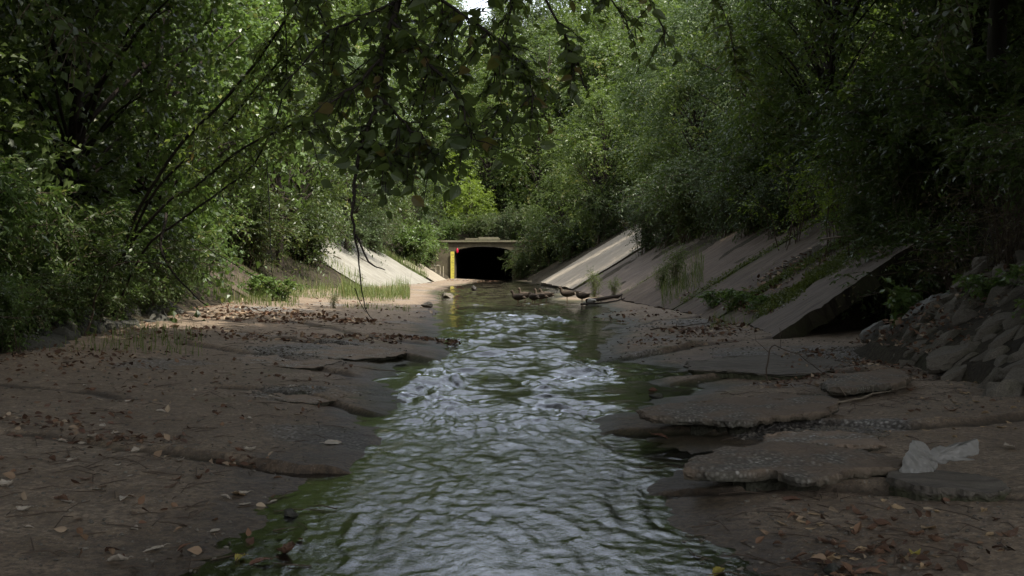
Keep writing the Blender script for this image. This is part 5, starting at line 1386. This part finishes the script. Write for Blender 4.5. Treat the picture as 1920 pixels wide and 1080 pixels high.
areas = [
    # cx, cy, rx, ry, n, kinds, label, group
    (280, 760, 320, 90, 30, 'pale', 'pale dead leaf lying on the brown bed above the long crack', 'pale leaves above the long crack'),
    (260, 950, 270, 100, 16, 'pale', 'pale dead leaf lying on the dark concrete below the long crack', 'pale leaves below the long crack'),
    (180, 880, 220, 110, 20, 'brown', 'dark brown dead leaf lying around the long crack', 'brown leaves around the long crack'),
    (120, 770, 180, 60, 26, 'red', 'red-brown dead leaf on the bed above the long crack', 'red leaves above the long crack'),
    (420, 690, 330, 60, 40, 'brown', 'brown dead leaf on the sandy bed before the leafy bank', 'brown leaves before the leafy bank'),
    (1680, 1020, 240, 60, 40, 'brown', 'brown dead leaf on the bare concrete in front of the plastic bag', 'brown leaves in front of the bag'),
    (1680, 1000, 240, 70, 22, 'tan', 'tan dead leaf on the bare concrete in front of the plastic bag', 'tan leaves in front of the bag'),
    (1780, 770, 140, 70, 34, 'tan', 'tan dead leaf between the broken slabs and the stone bank', 'tan leaves below the stone bank'),
    (1700, 730, 190, 60, 34, 'brown', 'brown dead leaf between the broken slabs and the stone bank', 'brown leaves below the stone bank')]
for cx0, cy0, rx, ry, n, k, lab, grp in areas:
    for _ in range(n):
        a = lr.uniform(0, 2 * PI); r = math.sqrt(lr.uniform(0, 1))
        drop(cx0 + rx * r * math.cos(a), cy0 + ry * r * math.sin(a), k, lab, grp, lr.uniform(0.4, 0.95))
# drifts of litter, uncountable
rg = np.random.default_rng(44)
LP = []
for (px, py, rx, ry, n) in [(60, 812, 110, 12, 90), (230, 832, 150, 9, 70), (430, 600, 190, 14, 420), (560, 606, 170, 9, 320), (600, 640, 150, 8, 220), (290, 640, 200, 16, 300), (760, 632, 60, 4, 120), (840, 634, 22, 5, 60), (1440, 606, 110, 9, 380), (1360, 622, 120, 10, 220), (1600, 680, 150, 16, 320), (1560, 720, 160, 12, 200),
                          (1690, 700, 90, 24, 220), (720, 552, 50, 2.5, 120), (870, 527.5, 70, 1.6, 260), (1230, 590, 130, 12, 140), (620, 585, 200, 22, 160), (1500, 700, 90, 12, 120), (1560, 1058, 40, 10, 20), (450, 858, 60, 5, 30), (1270, 640, 120, 12, 90), (180, 690, 190, 22, 160), (1800, 640, 130, 80, 520), (1720, 600, 60, 40, 60), (300, 740, 330, 70, 160), (300, 930, 300, 110, 60), (1650, 1010, 260, 70, 80), (40, 690, 120, 30, 120)]:
    for _ in range(n):
        a = rg.uniform(0, 2 * PI); r = math.sqrt(rg.uniform())
        x, y = G(px + rx * r * math.cos(a), py + ry * r * math.sin(a), 0.06 if py > 540 else 0.0)
        LP.append((x, y))
LP = np.array(LP); n = len(LP); z = bed_height(LP[:, 0], LP[:, 1])
s = rg.uniform(0.035, 0.085, n) * np.clip(LP[:, 1] / 12, 0.8, 1.6)
z = np.maximum(z, np.where(LP[:, 0] > toeR(LP[:, 1]), bank_height(LP[:, 0], LP[:, 1]) + 0.10, z))
P = np.stack([LP[:, 0], LP[:, 1], np.maximum(z, WATER_Z) + rg.uniform(0.002, 0.03, n)], 1)
V_, F_, T_ = leaves(rg, P, unit(rg.normal(0, 1, (n, 3)) * [1, 1, 0.35]), unit(rg.normal(0, 0.5, (n, 3)) + [0, 0, 1]), s, s * 0.6, rg.uniform(0, 1, n), fine=True)
t = NT('leaf_litter')
t.done(t.principled(t.ramp(t.attr('tint'), [(0.0, (0.05, 0.028, 0.018)), (0.45, (0.12, 0.065, 0.04)), (0.75, (0.18, 0.11, 0.065)), (0.95, (0.32, 0.25, 0.17))]), 0.75, 0.2).outputs[0])
o = link('leaf_litter', npmesh('leaf_litter', V_, [F_], t.m, {'tint': T_})); tag(o, kind='stuff')

# twig debris, uncountable
rg = np.random.default_rng(61); mb = MB()
for (px, py, rx, ry, n) in [(300, 760, 380, 130, 110), (300, 950, 320, 120, 70), (1600, 1000, 320, 90, 90), (1600, 720, 250, 60, 140), (520, 610, 250, 25, 120), (1400, 620, 160, 20, 80), (1500, 860, 300, 60, 40)]:
    for _ in range(n):
        a = rg.uniform(0, 2 * PI); r = math.sqrt(rg.uniform())
        x, y = G(px + rx * r * math.cos(a), py + ry * r * math.sin(a), 0.06)
        z = max(bedz1(x, y), WATER_Z) + 0.004; q = rg.uniform(0, PI); l = rg.uniform(0.03, 0.16) * (y / 8) ** 0.4; d = np.array([math.cos(q), math.sin(q), 0]); e = rg.normal(0, 0.12, 3) * l; e[2] = abs(e[2])
        p0 = np.array([x, y, z]); mb.tube(np.array([p0 - d * l, p0 + e, p0 + d * l]), [0.0028, 0.0026, 0.0014], 4, cap=False)
o = link('twig_litter', mb.mesh('twig_litter', M['twig_brown'])); tag(o, kind='stuff')

# ------------------------------------------------------------------ camera, light, world
cam = bpy.data.cameras.new('camera'); cam.sensor_width = 36.0; cam.lens = 36.0 * FPX / 1920.0
cam.shift_y = -(540 - HY) / 1920.0
cam.clip_start = 0.05; cam.clip_end = 3000
co = bpy.data.objects.new('camera', cam); COL.objects.link(co)
co.location = (0, 0, HC); co.rotation_euler = (PI / 2, 0, 0)
scene.camera = co

SUN_EL = math.radians(58); SUN_AZ = math.radians(128)   # azimuth clockwise from +Y
sd = Vector((math.sin(SUN_AZ) * math.cos(SUN_EL), math.cos(SUN_AZ) * math.cos(SUN_EL), math.sin(SUN_EL)))
sun = bpy.data.lights.new('sun', 'SUN'); sun.energy = 2.0; sun.angle = math.radians(0.5); sun.color = (1.0, 0.93, 0.82)
so = bpy.data.objects.new('sun', sun); COL.objects.link(so); so.rotation_euler = (-sd).to_track_quat('-Z', 'Y').to_euler()
w = bpy.data.worlds.new('World'); scene.world = w; w.use_nodes = True
nt = w.node_tree; bg = nt.nodes['Background']
sky = nt.nodes.new('ShaderNodeTexSky'); sky.sky_type = 'NISHITA'; sky.sun_disc = False
sky.sun_elevation = SUN_EL; sky.sun_rotation = SUN_AZ; sky.air_density = 1.0; sky.dust_density = 3.0; sky.ozone_density = 1.0
hs = nt.nodes.new('ShaderNodeHueSaturation'); hs.inputs['Saturation'].default_value = 0.35
nt.links.new(sky.outputs[0], hs.inputs['Color']); nt.links.new(hs.outputs[0], bg.inputs['Color']); bg.inputs['Strength'].default_value = 0.15

scene.view_settings.view_transform = 'Standard'; scene.view_settings.look = 'None'
scene.view_settings.exposure = 1.85; scene.view_settings.gamma = 1.0
scene.render.engine = 'CYCLES'
cy = scene.cycles
cy.max_bounces = 7; cy.diffuse_bounces = 4; cy.glossy_bounces = 3; cy.transmission_bounces = 3; cy.transparent_max_bounces = 8
cy.caustics_reflective = False; cy.caustics_refractive = False
cy.sample_clamp_indirect = 6.0; cy.use_denoising = True
cy.use_light_tree = False
